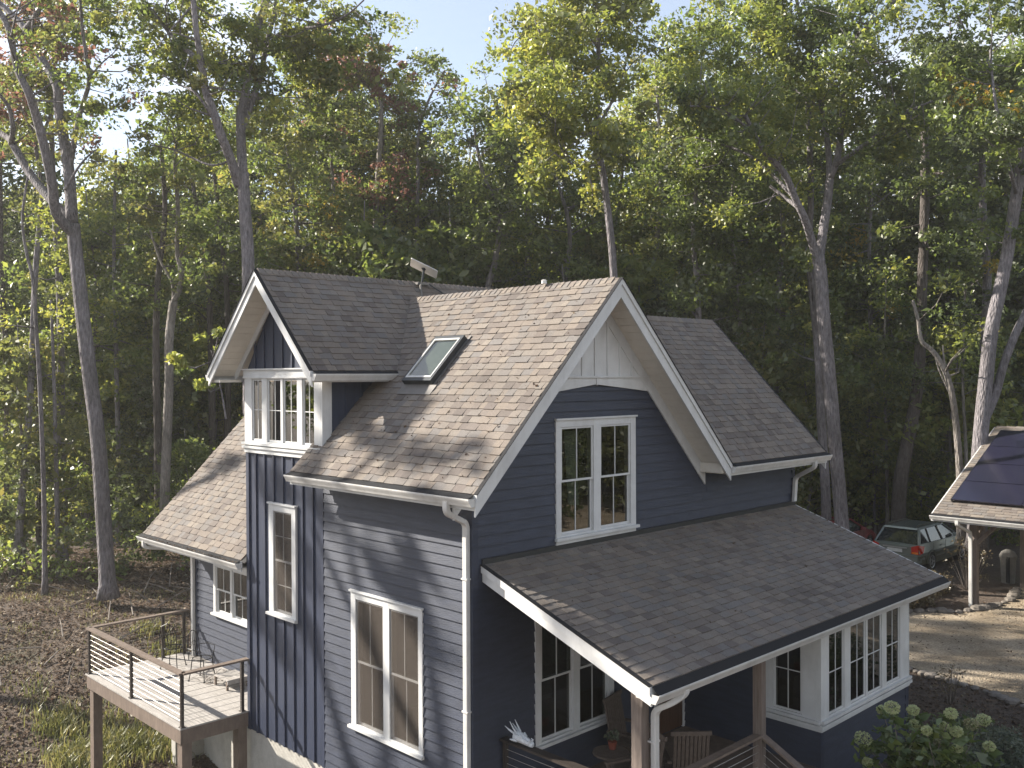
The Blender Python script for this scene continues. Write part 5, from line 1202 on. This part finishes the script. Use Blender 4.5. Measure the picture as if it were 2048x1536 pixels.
# left woodland stems
for i, (D_, pts, r_, lab, ms) in enumerate([
    (33, [(118, 1215), (115, 1060), (112, 920), (108, 760), (102, 600)], .10, 'thin pale tree leaning beside the large forked tree base', ['leaf_olive', 'leaf_lime']),
    (38, [(10, 1160), (12, 960), (14, 760), (4, 560), (0, 300)], .16, 'dark upright tree cut by the left picture edge', ['leaf_dark', 'leaf_green']),
    (34, [(78, 1220), (80, 1080), (76, 900), (80, 700)], .17, 'dark trunk half hidden in leaves near the left edge', ['leaf_dark', 'leaf_green']),
    (40, [(235, 1130), (236, 900), (232, 700), (228, 500), (232, 300)], .12, 'slim dark tree right of the large forked tree', ['leaf_green', 'leaf_lime']),
    (37, [(318, 1110), (316, 900), (312, 700), (316, 560), (330, 430), (322, 290)], .17, 'dark straight trunk just left of the slim mottled tree', ['leaf_dark', 'leaf_green']),
    (42, [(425, 1000), (424, 800), (420, 640), (415, 560), (400, 460), (380, 330)], .17, 'dark tree with curved upper trunk left of the tower gable', ['leaf_green', 'leaf_olive', 'leaf_lime']),
    (44, [(455, 900), (456, 700), (452, 560), (442, 480), (430, 360), (410, 250)], .15, 'slim tree close behind the left rake of the tower', ['leaf_green', 'leaf_lime']),
    (26.5, [(452, 838), (446, 800), (438, 760), (432, 735), (422, 700)], .025, 'thin pale sapling stem above the left wing roof', ['leaf_green', 'leaf_lime']),
    ]):
    traced_tree(lab, [(tp(D_, *pts), r_, r_*.45, .55)], ms, seed=40+i, per=55, leaf=.15, density=1.0 if r_ > .05 else 2, crad=.75 if r_ > .05 else .3, bark_='bark_dark' if r_ > .14 else 'bark_grey')
# centre and right woodland stems
for i, (D_, pts, r_, lab, ms, cr) in enumerate([
    (40, [(600, 800), (598, 560), (590, 420), (575, 300), (570, 220)], .15, 'slim tree above the tower ridge', ['leaf_green', 'leaf_olive', 'leaf_yellow'], 1.2),
    (42, [(670, 820), (672, 560), (668, 420), (662, 300), (660, 190)], .13, 'pale thin tree among rusty leaves above the tower ridge', ['leaf_olive', 'leaf_green', 'leaf_rust'], 1.1),
    (46, [(760, 830), (762, 560), (766, 380), (764, 260), (752, 130), (750, 100)], .16, 'tall pointed green tree left of the open sky gap', ['leaf_green', 'leaf_olive', 'leaf_lime'], 1.3),
    (44, [(838, 830), (836, 600), (834, 480), (836, 350), (838, 260), (862, 190), (890, 140)], .12, 'thin tree with a bare airy top leaning into the sky gap', ['leaf_olive', 'leaf_green', 'leaf_rust'], .7),
    (39, [(960, 820), (962, 640), (990, 520), (1000, 430), (970, 360), (955, 300), (948, 240)], .15, 'dark limbed tree behind the satellite dish', ['leaf_dark', 'leaf_green'], 1.1),
    (43, [(1055, 830), (1052, 600), (1058, 480), (1050, 380), (1022, 300), (1000, 230), (980, 180)], .20, 'broad crowned tree right of the open sky gap', ['leaf_lime', 'leaf_olive'], 1.2),
    (41, [(1130, 820), (1128, 600), (1140, 470), (1120, 380), (1090, 300)], .14, 'shaded tree above the main ridge centre', ['leaf_dark', 'leaf_green'], 1.1),
    (45, [(1310, 840), (1308, 640), (1312, 500), (1322, 380), (1318, 250), (1310, 120)], .17, 'tall tree behind the gable peak', ['leaf_green', 'leaf_olive', 'leaf_lime'], 1.3),
    (37, [(1396, 860), (1398, 700), (1394, 560), (1386, 480), (1392, 380), (1400, 260)], .15, 'reddish trunk pair behind the right wing ridge', ['leaf_dark', 'leaf_green'], 1.0),
    (38, [(1490, 900), (1488, 740), (1478, 640), (1470, 540), (1462, 430), (1470, 330)], .12, 'pale slim tree above the right wing roof', ['leaf_dark', 'leaf_green'], .9),
    (44, [(1560, 950), (1558, 760), (1556, 600), (1566, 480), (1560, 330), (1555, 180)], .18, 'dark tree between the right wing roof and the large right tree', ['leaf_green', 'leaf_olive', 'leaf_lime'], 1.2),
    (43, [(1735, 1050), (1738, 860), (1742, 700), (1738, 520), (1745, 380), (1760, 260)], .14, 'slim dark tree between the large right tree and the leaning trunk', ['leaf_dark', 'leaf_green', 'leaf_yellow'], 1.2),
    (40, [(1775, 1060), (1773, 900), (1768, 740), (1772, 560)], .08, 'thin pale sapling left of the leaning trunk', ['leaf_green', 'leaf_lime'], .8),
    (46, [(1890, 1040), (1892, 800), (1896, 600), (1900, 420), (1896, 250), (1890, 90)], .19, 'tall shaded tree between the leaning trunk and the twin trunk', ['leaf_dark', 'leaf_green'], 1.3),
    ]):
    traced_tree(lab, [(tp(D_, *pts), r_, r_*.35, .9*cr)], ms, seed=70+i, per=60, leaf=.17, density=1.25, crad=.95, bark_='bark_pale' if 'pale' in lab else 'bark_grey', leafy_from=.25)

# generic trees for the rest of the wood -------------------------------------
def variant(seed, H, r0, crown_lo, cr, ncl, per, leaf):
    rng = np.random.default_rng(seed); mb = MB()
    P = [V(0, 0, -.3)]; off = V(0, 0, 0)
    for k in range(1, 9): off = off+V(rng.normal()*.12, rng.normal()*.12, 0)*(H/16); P.append(V(off[0], off[1], H*k/8*.93))
    P = smooth_path(P, 3); k = len(P); mb.tube(P, [r0*(1-.85*i/(k-1)) for i in range(k)], 8)
    cents = []
    for i in range(ncl):
        f = rng.uniform(crown_lo, 1.0); b_ = P[min(int(f*.92*(k-1)), k-1)]
        g_ = (f-crown_lo)/(1-crown_lo); rad = cr*(math.sin(math.pi*min(1, .18+.78*g_))**.7)*rng.uniform(.35, 1.0)
        th = rng.uniform(0, 6.283); c = b_+V(math.cos(th)*rad, math.sin(th)*rad, rad*.35)
        if i % 3 == 0: mb.tube([b_, (b_+c)/2+V(0, 0, -.1*rad), c], [r0*.28*(1-.6*g_), r0*.16*(1-.5*g_), .012], 4)
        cents.append(c)
    P2, tone = clusters(np.array(cents), rng.uniform(.6, 1.3, ncl)*cr*.26, per, rng)
    vv, tt = leaf_arrays(P2, tone, leaf, rng)
    return mb, vv, tt
VAR = []
specs = [(101, 22, .22, .35, 3.6, 260, 70, .20, 'leaf_green'), (102, 20, .19, .25, 3.2, 210, 70, .20, 'leaf_olive'), (103, 23, .24, .40, 4.0, 240, 70, .21, 'leaf_dark'), (104, 19, .16, .2, 2.9, 190, 70, .19, 'leaf_lime'), (105, 9, .08, .12, 2.2, 120, 60, .17, 'leaf_green'), (106, 7, .06, .10, 1.9, 100, 60, .16, 'leaf_olive'), (107, 8, .07, .08, 2.1, 110, 60, .16, 'leaf_dark'), (108, 6, .05, .1, 1.6, 90, 60, .15, 'leaf_lime')]
for s_ in specs:
    mb, vv, tt = variant(*s_[:8])
    VAR.append((mb.mesh('trunk', 'bark_grey', True), quads_mesh('crown', vv, tt, s_[8]), s_[1], vv, tt, s_[8]))
def place_variant(k, x, y, H, rot, label, cat='tree', group=None, name='tree'):
    tm, cm, h0 = VAR[k][:3]; t = thing(name, (0, 0, 0), label, cat, group); z = float(ground_z(x, y)); f = H/h0
    t.location = (x, y, z); t.rotation_euler = (0, 0, rot); t.scale = (f, f, f)
    for nm, me in (('trunk', tm), ('crown', cm)):
        o = bpy.data.objects.new(nm, me); COL.objects.link(o); o.parent = t
    return t
rt = random.Random(77)
TREE_SPOTS = [
 # u, depth, top v, variant, what it stands beside
 (-30, 44, -40, 2, 'tall dark tree filling the left picture edge'), (215, 50, 262, 3, 'pale green tree low in the left sky gap'), (285, 47, 225, 1, 'olive tree under the left sky gap'),
 (180, 42, 330, 0, 'green tree behind the large forked tree'), (395, 52, 120, 0, 'green tree seen through the double trunk tree'), (530, 50, 60, 2, 'dark tree behind the double trunk tree crown'),
 (615, 48, 110, 1, 'olive tree left of the red topped tree'), (700, 49, 95, 0, 'round topped green tree beside the red topped tree'), (800, 52, 130, 3, 'lime green tree under the open sky gap'),
 (880, 50, 190, 2, 'dark tree below the open sky gap'), (930, 54, 215, 1, 'olive tree at the lowest point of the treeline'), (1010, 50, 110, 3, 'lime tree climbing the right side of the sky gap'),
 (1100, 48, 150, 0, 'green tree under the bright yellow green crown'), (1255, 49, 95, 1, 'olive tree right of the bright yellow green crown'), (1345, 50, -10, 3, 'lime tree behind the gable peak reaching the top edge'),
 (1440, 47, 30, 0, 'green tree left of the spreading limbs'), (1520, 52, 60, 2, 'dark tree behind the spreading limbs'), (1620, 50, 10, 1, 'olive tree behind the large right tree'),
 (1700, 51, 80, 3, 'lime tree just right of the large right tree crown'), (1780, 48, 130, 0, 'green tree under the upper right sky gaps'), (1850, 52, 60, 2, 'dark tall tree upper right'),
 (1930, 46, -30, 2, 'dark tree behind the carport ridge'), (2020, 48, -40, 0, 'green tree behind the right picture edge'), (2080, 44, -60, 2, 'dark tree cut by the right picture edge'),
]
for i, (u, d_, tv, k, lab) in enumerate(TREE_SPOTS):
    p = at(u, 768, d_); top = at(u, tv, d_)[2]; z = float(ground_z(p[0], p[1])); place_variant(k, p[0], p[1], max(8, top-z), rt.uniform(0, 6.28), lab)
# red topped tree at px (700,110)
D = 44
traced_tree('tree with an orange red top left of the open sky gap', [
    (tp(D, (745, 830), (748, 600), (752, 420), (762, 250), (760, 200)), .16, .10, .4), (tp(D, (762, 230), (740, 180), (715, 140), (690, 115)), .06, .02, 1.8), (tp(D, (762, 215), (765, 180), (748, 145)), .05, .02, 1.8), (tp(D, (748, 190), (720, 160), (665, 140)), .05, .02, 1.6)],
    ['leaf_olive', 'leaf_rust'], seed=91, per=60, leaf=.17, crad=.6, bark_='bark_pale', density=.9)
# understory saplings: alike leafy young trees under the wood
LM = [(60, 'left of the large forked tree'), (215, 'behind the large forked tree base'), (330, 'between forked tree and left wing roof'), (480, 'just above the left wing roof'), (640, 'above the tower ridge'), (800, 'left of the satellite dish'), (940, 'right of the satellite dish'), (1100, 'above the middle of the main ridge'), (1300, 'behind the gable peak'), (1450, 'above the right wing ridge'), (1560, 'above the right wing roof slope'), (1700, 'around the large right tree base'), (1800, 'behind the parked wagon'), (1900, 'left of the carport ridge'), (2100, 'above the carport roof')]
KC = {4: 'mid green', 5: 'olive green', 6: 'dark green', 7: 'lime green'}
def sap_label(k, u, d_, H):
    ph = [p for l_, p in LM if u <= l_][0]
    return ('%s %s %s %s' % ('short' if H < 8 else 'taller', KC[k], 'sapling at the wood edge' if d_ < 43 else 'sapling deep in the wood', ph))
US = []
for i in range(46):
    u = rt.uniform(-40, 470) if i % 2 else rt.uniform(1380, 2080); d_ = rt.uniform(34, 52) if u < 900 else rt.uniform(37, 55)
    p = at(u, 768, d_); US.append((u, d_))
    k_ = rt.choice([4, 5, 6, 7, 4, 6]); H_ = rt.uniform(5, 12); place_variant(k_, p[0], p[1], H_, rt.uniform(0, 6.28), sap_label(k_, u, d_, H_), 'sapling', 'understory saplings in the left wood' if u < 900 else 'understory saplings in the right wood', 'sapling')
for i in range(16):
    u = rt.uniform(480, 1400); d_ = rt.uniform(38, 52); p = at(u, 768, d_)
    k_ = rt.choice([4, 5, 6, 7]); H_ = rt.uniform(10, 16); place_variant(k_, p[0], p[1], H_, rt.uniform(0, 6.28), sap_label(k_, u, d_, H_), 'sapling', 'young trees behind the house roof', 'sapling')
# deep wood and the wood beyond the frame, one mass
def forest_mass(name, spots, seed, keep=.45, lsc=1.5, clumps=False):
    rng = np.random.default_rng(seed); V_, T_, M_ = [], [], []; mnames = ['leaf_green', 'leaf_olive', 'leaf_dark', 'leaf_lime']; mbt = MB()
    for x, y, k, H in spots:
        _, _, h0, vv, tt, mn = VAR[k]; f = H/h0; q = vv.reshape(-1, 4, 3); sel = rng.random(len(q)) < keep
        if clumps: sel = np.repeat(rng.random(len(q)//70+1) < keep, 70)[:len(q)]
        q = q[sel]
        c = q.mean(1, keepdims=True); q = c+(q-c)*lsc; th = rng.uniform(0, 6.28); cs_, sn_ = math.cos(th), math.sin(th); z = float(ground_z(x, y))
        Q_ = np.stack([(q[..., 0]*cs_-q[..., 1]*sn_)*f+x, (q[..., 0]*sn_+q[..., 1]*cs_)*f+y, q[..., 2]*f+z], -1)
        V_.append(Q_.reshape(-1, 3)); T_.append(tt[sel]); M_.append(np.full(len(q), mnames.index(mn)))
        mbt.tube([(x, y, z-.3), (x+rng.normal()*.3, y+rng.normal()*.3, z+H*.5), (x+rng.normal()*.5, y+rng.normal()*.5, z+H*.9)], [H*.010+.03, H*.007, .02], 6)
    o = link(name, quads_mesh(name, np.concatenate(V_), np.concatenate(T_), mnames, np.concatenate(M_)), kind='stuff')
    mbt.build(name+'_trunks', 'bark_dark', kind='stuff', smooth=True)
    return o
sp_ = []
for i in range(70):
    u = -150+i*34+rt.uniform(-15, 15); d_ = rt.uniform(58, 84); p = at(u, 768, d_); tv = 370
    H = at(u, tv+rt.uniform(-50, 90), d_)[2]-1.5; sp_.append((p[0], p[1], rt.choice([0, 1, 2, 3]), max(9, H)))
for i in range(60):
    u = -150+i*38+rt.uniform(-15, 15); d_ = rt.uniform(54, 75); p = at(u, 768, d_); sp_.append((p[0], p[1], rt.choice([4, 5, 6, 7]), rt.uniform(7, 12)))
forest_mass('forest', sp_, 5, .36, 1.6)
# wood to the left of the frame (it shades the house in patches) and to the right
sp_ = []
SHADE = [(-17.5, 31, 0, 20), (-28, 33, 2, 20), (-32, 14, 0, 15), (-34, 0, 2, 16), (-32, -12, 1, 16), (-24, -22, 0, 18)]
for x, y, k, H in SHADE: sp_.append((x, y, k, H))
for x, y in ((33, -14), (38, -8), (34, -22), (28, -27), (22, -32), (14, -34), (40, -18), (44, -3), (6, -38), (-8, -36), (-20, -28)): sp_.append((x, y, rt.choice([0, 1, 2]), rt.uniform(16, 20)))
for _ in range(34): sp_.append((rt.uniform(22, 46), rt.uniform(-34, -13), rt.choice([4, 5, 6, 6]), rt.uniform(5, 10)))
forest_mass('surrounding_wood', sp_, 8, .5, 1.45)
# open-crowned oaks standing up-sun of the house; their limbs and leaf clumps throw the soft patches of shade
TSn = np.array(TOSUN)
def up_sun(x, y, z, D=24.0): return V(x, y, z)+TSn*D
def oak(seed, limbs, blobs):
    rng = np.random.default_rng(seed); mb = MB(); c_, r_ = [], []
    for pts, a, b_ in limbs:
        P = smooth_path(pts, 4); k = len(P); mb.tube(P, [a+(b_-a)*i_/(k-1) for i_ in range(k)], 8)
        for i_ in range(3, k):
            if b_ < .1 and rng.random() < .2: c_.append(P[i_]+rng.normal(size=3)*.3); r_.append(rng.uniform(.28, .5))
    for p, sp, m_ in blobs:
        for _ in range(m_): c_.append(np.asarray(p)+rng.normal(size=3)*sp); r_.append(rng.uniform(.25, .5))
    P_, tn_ = clusters(np.array(c_), np.array(r_), 85, rng, flat=.8); vv, tt = leaf_arrays(P_, tn_, .19, rng); return mb, vv, tt
Us = up_sun; mbt = MB(); VV, TT = [], []
for args in [
    (1, [([V(-9.9, 17.2, 1.6), V(-9.8, 17.4, 8), Us(0, -.9, -.5), Us(0, .4, 2.3), Us(0, 2.4, 4.4), Us(0, 4.2, 6.2)], .2, .07), ([Us(0, -.9, -.5), Us(0, -1.2, 2.5), Us(0, -1.0, 4.5), Us(-.2, -1.0, 6.2)], .14, .06), ([Us(0, .4, 2.3), Us(0, .9, 4.5), Us(.1, 1.4, 6.6), Us(.6, 1.8, 8.3)], .12, .05)],
      [(Us(0, .5, 7.5), .3, 2), (Us(.3, 2.5, 7.6), .3, 3), (Us(-.2, -1.0, 5.8), .38, 4), (Us(0, 2.0, 5.8), .22, 2)]),
    (2, [([V(-9.6, 21.6, 1.6), V(-9.5, 21.4, 9), Us(0, 2.3, .5), Us(0, 3.4, 3.0), Us(0, 4.7, 5.0), Us(0, 6.2, 7.4)], .18, .07), ([Us(0, 2.3, .5), Us(0, 2.0, 3.5), Us(0, 2.9, 5.7), Us(.0, 3.2, 7.2)], .12, .05), ([Us(0, 4.7, 5.0), Us(0, 5.4, 7.3), Us(0, 5.3, 9.0)], .08, .04)],
      [(Us(0, 3.1, 6.6), .3, 2), (Us(0, 5.2, 6.7), .25, 2), (Us(0, 5.7, 4.2), .25, 2), (Us(-.3, 5.8, 9.6), .3, 2)]),
    (3, [([V(-8.0, 28.0, 1.6), V(-7.9, 27.6, 9), Us(1.8, 8.9, 4.0), Us(1.9, 8.6, 6.0), Us(2.2, 8.2, 8.0)], .18, .06)],
      [(Us(1.9, 8.6, 7.4), .5, 6), (Us(2.4, 7.2, 7.8), .45, 5), (Us(1.2, 10.2, 6.6), .3, 2)])]:
    m_, v_, t_ = oak(*args); o_ = len(mbt.v); mbt.v += m_.v; mbt.f += [tuple(q+o_ for q in f) for f in m_.f]; mbt.t += m_.t; VV.append(v_); TT.append(t_)
mbt.build('nearby_wood_limbs', 'bark_grey', kind='stuff', smooth=True)
link('nearby_wood_leaves', quads_mesh('nearby_wood_leaves', np.concatenate(VV), np.concatenate(TT), 'leaf_green'), kind='stuff')

# ------------------------------------------------------------------ undergrowth, litter, grass
rng = np.random.default_rng(21)
n_ = 900; u = rng.uniform(-60, 2100, n_); d_ = rng.uniform(32, 56, n_)
d_ = np.where(u > 1400, np.maximum(d_, 38), d_); d_ = np.where((u < 430) & (rng.random(n_) < .25), rng.uniform(30.5, 34, n_), d_)
cen = np.array([at(a, 768, b_) for a, b_ in zip(u, d_)]); cen[:, 2] = ground_z(cen[:, 0], cen[:, 1])+rng.random(n_)**1.4*2.6+.1
ok = ~((cen[:, 0] > 22) & (cen[:, 0] < 30) & (cen[:, 1] > 2) & (cen[:, 1] < 9)); cen = cen[ok]
P_, tn_ = clusters(cen, rng.uniform(.4, .95, len(cen)), 75, rng, flat=.7); vv, tt = leaf_arrays(P_, tn_, .15, rng)
mi = np.repeat(rng.choice(4, size=len(cen), p=[.4, .25, .25, .1]), 75)
link('undergrowth', quads_mesh('undergrowth', vv, tt, ['leaf_dark', 'leaf_green', 'leaf_olive', 'leaf_lime'], mi), kind='stuff')
# leaf litter on the slope at the left
n_ = 40000; u = rng.uniform(-60, 520, n_); d_ = 17+rng.random(n_)*22
P_ = np.array([at(a, 768, b_) for a, b_ in zip(u, d_)]); P_[:, 2] = ground_z(P_[:, 0], P_[:, 1])+.02+rng.random(n_)*.03
vv, tt = leaf_arrays(P_, rng.random(n_)*.9+.05, .085, rng, up=1.6); link('leaf_litter', quads_mesh('leaf_litter', vv, tt, 'leaf_litter_mat'), kind='stuff')
# grass tufts
def blades(centers, per, h, spread, mat, name, rng, lean=.5, wdt=.012, kind=True, parent=None):
    c = np.repeat(centers, per, 0); n = len(c); base = c+np.stack([rng.normal(size=n)*spread, rng.normal(size=n)*spread, np.zeros(n)], 1)
    base[:, 2] = ground_z(base[:, 0], base[:, 1]); th = rng.uniform(0, 6.28, n); hh = h*rng.uniform(.5, 1.2, n); ln = hh*lean*rng.uniform(.2, 1.3, n)
    d = np.stack([np.cos(th), np.sin(th), np.zeros(n)], 1); s_ = np.stack([-np.sin(th), np.cos(th), np.zeros(n)], 1)*wdt
    mid = base+d*(ln*.35)[:, None]+np.array([0, 0, 1])*(hh*.65)[:, None]; tip = base+d*ln[:, None]+np.array([0, 0, 1])*(hh*.92)[:, None]
    Q_ = np.empty((n, 2, 4, 3)); Q_[:, 0, 0] = base-s_; Q_[:, 0, 1] = base+s_; Q_[:, 0, 2] = mid+s_*.8; Q_[:, 0, 3] = mid-s_*.8
    Q_[:, 1, 0] = mid-s_*.8; Q_[:, 1, 1] = mid+s_*.8; Q_[:, 1, 2] = tip+s_*.15; Q_[:, 1, 3] = tip-s_*.15
    tn = np.repeat(np.repeat(rng.random(len(centers)), per)*.6+rng.random(n)*.4, 2)
    return link(name, quads_mesh(name, Q_.reshape(-1, 3), tn, mat), parent, **({'kind': 'stuff'} if kind else {}))
cs_ = []
for (u0, v0, ru, rv, k) in ((480, 1500, 60, 30, 0), (205, 1510, 50, 30, 28), (300, 1490, 90, 35, 40), (420, 1450, 50, 45, 40), (160, 1520, 60, 20, 25), (335, 1275, 26, 10, 5), (300, 1258, 20, 6, 4), (125, 1382, 14, 7, 8), (150, 1450, 120, 60, 18), (60, 1400, 80, 80, 3)):
    for _ in range(k):
        a, b_ = u0+rng.normal()*ru*.5, v0+rng.normal()*rv*.5; z = 0.3
        for _i in range(6): p = on_z(a, b_, z); z = float(ground_z(p[0], p[1]))
        cs_.append(p)
for _ in range(45): cs_.append((rng.uniform(-4.2, 0), rng.uniform(3.5, 9.5), 0))
blades(np.array(cs_), 30, .32, .20, 'grass_mat', 'grass_tufts', rng, .7)
# sparse grass over the slope
n_ = 260; u = rng.uniform(-60, 480, n_); d_ = 17+rng.random(n_)*14
P_ = np.array([at(a, 768, b_) for a, b_ in zip(u, d_)]); blades(P_, 14, .14, .18, 'grass_mat', 'sparse_grass', rng, .8, .007)
# fallen branches on the slope
mb = MB()
for i in range(34):
    u = rng.uniform(-20, 420); dd = rng.uniform(24, 34); p = at(u, 768, dd); p[2] = float(ground_z(p[0], p[1]))+.05; th = rng.uniform(0, 3.14); ln = rng.uniform(.5, 2.2)
    q = p+V(math.cos(th)*ln, math.sin(th)*ln, 0); q[2] = float(ground_z(q[0], q[1]))+rng.uniform(.02, .5); mb.tube([p, (p+q)/2+V(0, 0, rng.uniform(0, .15)), q], [.022, .016, .006], 5)
mb.build('fallen_branches', 'twig', kind='stuff')

# dry shrub bank between the porch roof and the carport post, and bare twiggy bushes
def shrub(name, label, loc, rx, ry, h, ncl, per, leaf, mat, seed, stems=10, cat='shrub', group=None, flat=.7):
    rng = np.random.default_rng(seed); t = thing(name, loc, label, cat, group); mb = MB(); cents = []; loc = V(*loc)
    for _ in range(ncl):
        a = rng.uniform(0, 6.28); r_ = rng.random()**.5; c = loc+V(math.cos(a)*rx*r_, math.sin(a)*ry*r_, h*(.25+.75*rng.random())*(1-.35*r_)); cents.append(c)
    for k in range(stems):
        c = cents[rng.integers(len(cents))]; b_ = loc+(c-loc)*V(.25, .25, 0); mb.tube([b_, (b_+c)/2+V(0, 0, .05), c], [.014, .010, .005], 5)
    mb.build('stem', 'twig', t)
    P_, tn_ = clusters(np.array(cents), rng.uniform(.12, .3, len(cents)), per, rng, flat=flat); vv, tt = leaf_arrays(P_, tn_, leaf, rng); link('foliage', quads_mesh('foliage', vv, tt, mat), t)
    return t
shrub('shrub', 'dry brown bank of shrubs left of the carport post', (19.0, 1.9, 1.9), 1.1, .7, 1.0, 130, 60, .07, 'dry_shrub', 3, 60)
shrub('shrub', 'brown dried shrub just beyond the sunroom corner', (17.6, 2.6, 1.9), 1.0, .6, .9, 110, 60, .07, 'dry_shrub', 4, 50)
shrub('shrub', 'olive weedy shrub under the parked wagon', (21.2, 2.3, 1.9), 1.4, .7, .6, 110, 60, .07, 'dry_shrub', 5, 30)
shrub('shrub', 'bare twiggy bush right of the near carport post', (22.6, 1.4, 1.9), .7, .6, 1.9, 30, 18, .06, 'dry_shrub', 6, 40)
shrub('shrub', 'reddish dry shrub behind the parked wagon', (24.5, 9.5, 1.9), 1.8, .8, 1.2, 80, 50, .08, 'leaf_rust', 7, 20)
# plants in the bed by the sunroom
shrub('bush', 'grey green spreading bush at the lower right corner', (7.4, -5.6, 1.9), .85, .75, 1.25, 150, 70, .045, 'sage', 8, 30, 'bush')
shrub('bush', 'dark green ferny bush behind the hydrangea', (7.9, -4.5, 1.9), .8, .5, .95, 110, 60, .05, 'sage', 9, 30, 'bush')
shrub('bush', 'dark leafy shrub at the right edge of the bed', (10.6, -5.1, 1.9), .8, .6, 1.3, 110, 60, .06, 'leaf_dark', 10, 30, 'bush')
shrub('bush', 'low weedy plants at the sunroom foot', (9.5, -3.3, 1.9), .9, .6, .35, 60, 40, .05, 'sage', 11, 10, 'bush')
shrub('bush', 'thin pale weed beside the stone edging', (11.3, -2.3, 1.9), .25, .25, 1.0, 14, 20, .05, 'dry_shrub', 12, 12, 'bush')
# tall spiky seedling against the gravel
sk = thing('spiky_plant', (11.0, -4.15, 1.9), 'tall narrow plant with tiered leaves in front of the gravel', 'plant')
mb = MB(); mb.tube([(11.0, -4.15, 1.9), (11.02, -4.15, 3.2)], [.015, .005], 5); mb.build('stem', 'twig', sk)
c_ = []; rng = np.random.default_rng(2)
for k in range(13):
    z = 2.2+k*.078; r_ = .24*(1-k/14)
    for j in range(9): th = j*.7+k; c_.append((11.0+math.cos(th)*r_*.8, -4.15+math.sin(th)*r_*.8, z+.02))
P_, tn_ = clusters(np.array(c_), .045, 9, rng, flat=.4); vv, tt = leaf_arrays(P_, tn_, .055, rng, up=1.2); link('foliage', quads_mesh('foliage', vv, tt, 'leaf_dark'), sk)
# hydrangea
hy = thing('hydrangea', (5.2, -4.3, 1.9), 'hydrangea bush with pale green round flower heads', 'hydrangea')
heads = [(1764, 1420, 9), (1784, 1415, 13), (1826, 1420, 10), (1726, 1478, 15), (1823, 1505, 18), (1890, 1515, 17), (1829, 1448, 9), (1913, 1463, 11), (1853, 1461, 9), (1766, 1494, 8), (1824, 1478, 10), (1868, 1470, 11), (1978, 1492, 10), (1826, 1530, 12), (1942, 1448, 12), (1967, 1440, 12), (1735, 1524, 9), (1902, 1427, 11), (1846, 1528, 9), (1915, 1496, 9), (1877, 1485, 8), (1888, 1452, 8), (1912, 1519, 11)]
rng = np.random.default_rng(14); stems = MB(); leafc = []
for i, (u, v, r_) in enumerate(heads):
    dd = 13.4+rng.uniform(-.35, .7); c = at(u, v, dd); rr_ = r_*1.2*dd/FPX; base = V(5.2+rng.uniform(-.3, .3), -4.3+rng.uniform(-.3, .3), 1.9)
    n_ = 520; d = rng.normal(size=(n_, 3)); d /= np.linalg.norm(d, axis=1)[:, None]; P_ = c+d*rr_*np.array([1, 1, .82])*(.78+.24*rng.random(n_))[:, None]
    vv, tt = leaf_arrays(P_, .35+.4*d[:, 2]*0+rng.random(n_)*.6, .020, rng, up=.6, aspect=.9); link('flower_head', quads_mesh('flower_head', vv, tt, 'hyd_flower_pink' if i in (14, 15, 9, 19, 20, 5, 18) and i % 2 == 0 else 'hyd_flower'), hy)
    mid = (base+c)/2+V(0, 0, .15); stems.tube([base, mid, c], [.010, .008, .005], 5)
    for f in (.55, .7, .85, .95): leafc.append(base+(c-base)*f+rng.normal(size=3)*.06)
    for f in (.3, .5, .75): leafc.append(base+(c-base)*f+rng.normal(size=3)*.15)
stems.build('stem', 'twig', hy)
P_, tn_ = clusters(np.array(leafc), .16, 16, rng); vv, tt = leaf_arrays(P_, tn_, .13, rng, up=.8, aspect=.6); link('foliage', quads_mesh('foliage', vv, tt, 'hyd_leaf'), hy)
# soil clods and pebbles scattered in the bed
n_ = 9000; P_ = np.stack([rng.uniform(8.4, 13, n_), rng.uniform(-8, 1.5, n_), np.full(n_, 1.92)], 1); vv, tt = leaf_arrays(P_, rng.random(n_)*.7, .06, rng, up=1.2)
link('bed_litter', quads_mesh('bed_litter', vv, tt, 'leaf_litter_mat'), kind='stuff')
n_ = 900; P_ = np.stack([rng.uniform(13, 24, n_), rng.uniform(-8, 1, n_), np.full(n_, 1.935)], 1); vv, tt = leaf_arrays(P_, rng.random(n_)*.6, .07, rng, up=1.2)
link('fallen_leaves', quads_mesh('fallen_leaves', vv, tt, 'leaf_litter_mat'), kind='stuff')

# ------------------------------------------------------------------ air
mb = MB(); mb.box((-70, -60, -6), (120, 110, 36)); hz = bpy.data.materials.new('haze_air'); hz.use_nodes = True; MATS['haze_air'] = hz
for x in list(hz.node_tree.nodes): hz.node_tree.nodes.remove(x)
ho = hz.node_tree.nodes.new('ShaderNodeOutputMaterial'); hv = hz.node_tree.nodes.new('ShaderNodeVolumePrincipled')
hv.inputs['Color'].default_value = (1.0, .98, .94, 1); hv.inputs['Density'].default_value = HAZE; hv.inputs['Anisotropy'].default_value = .3
hz.node_tree.links.new(hv.outputs[0], ho.inputs['Volume'])
mb.build('haze', 'haze_air', kind='stuff')
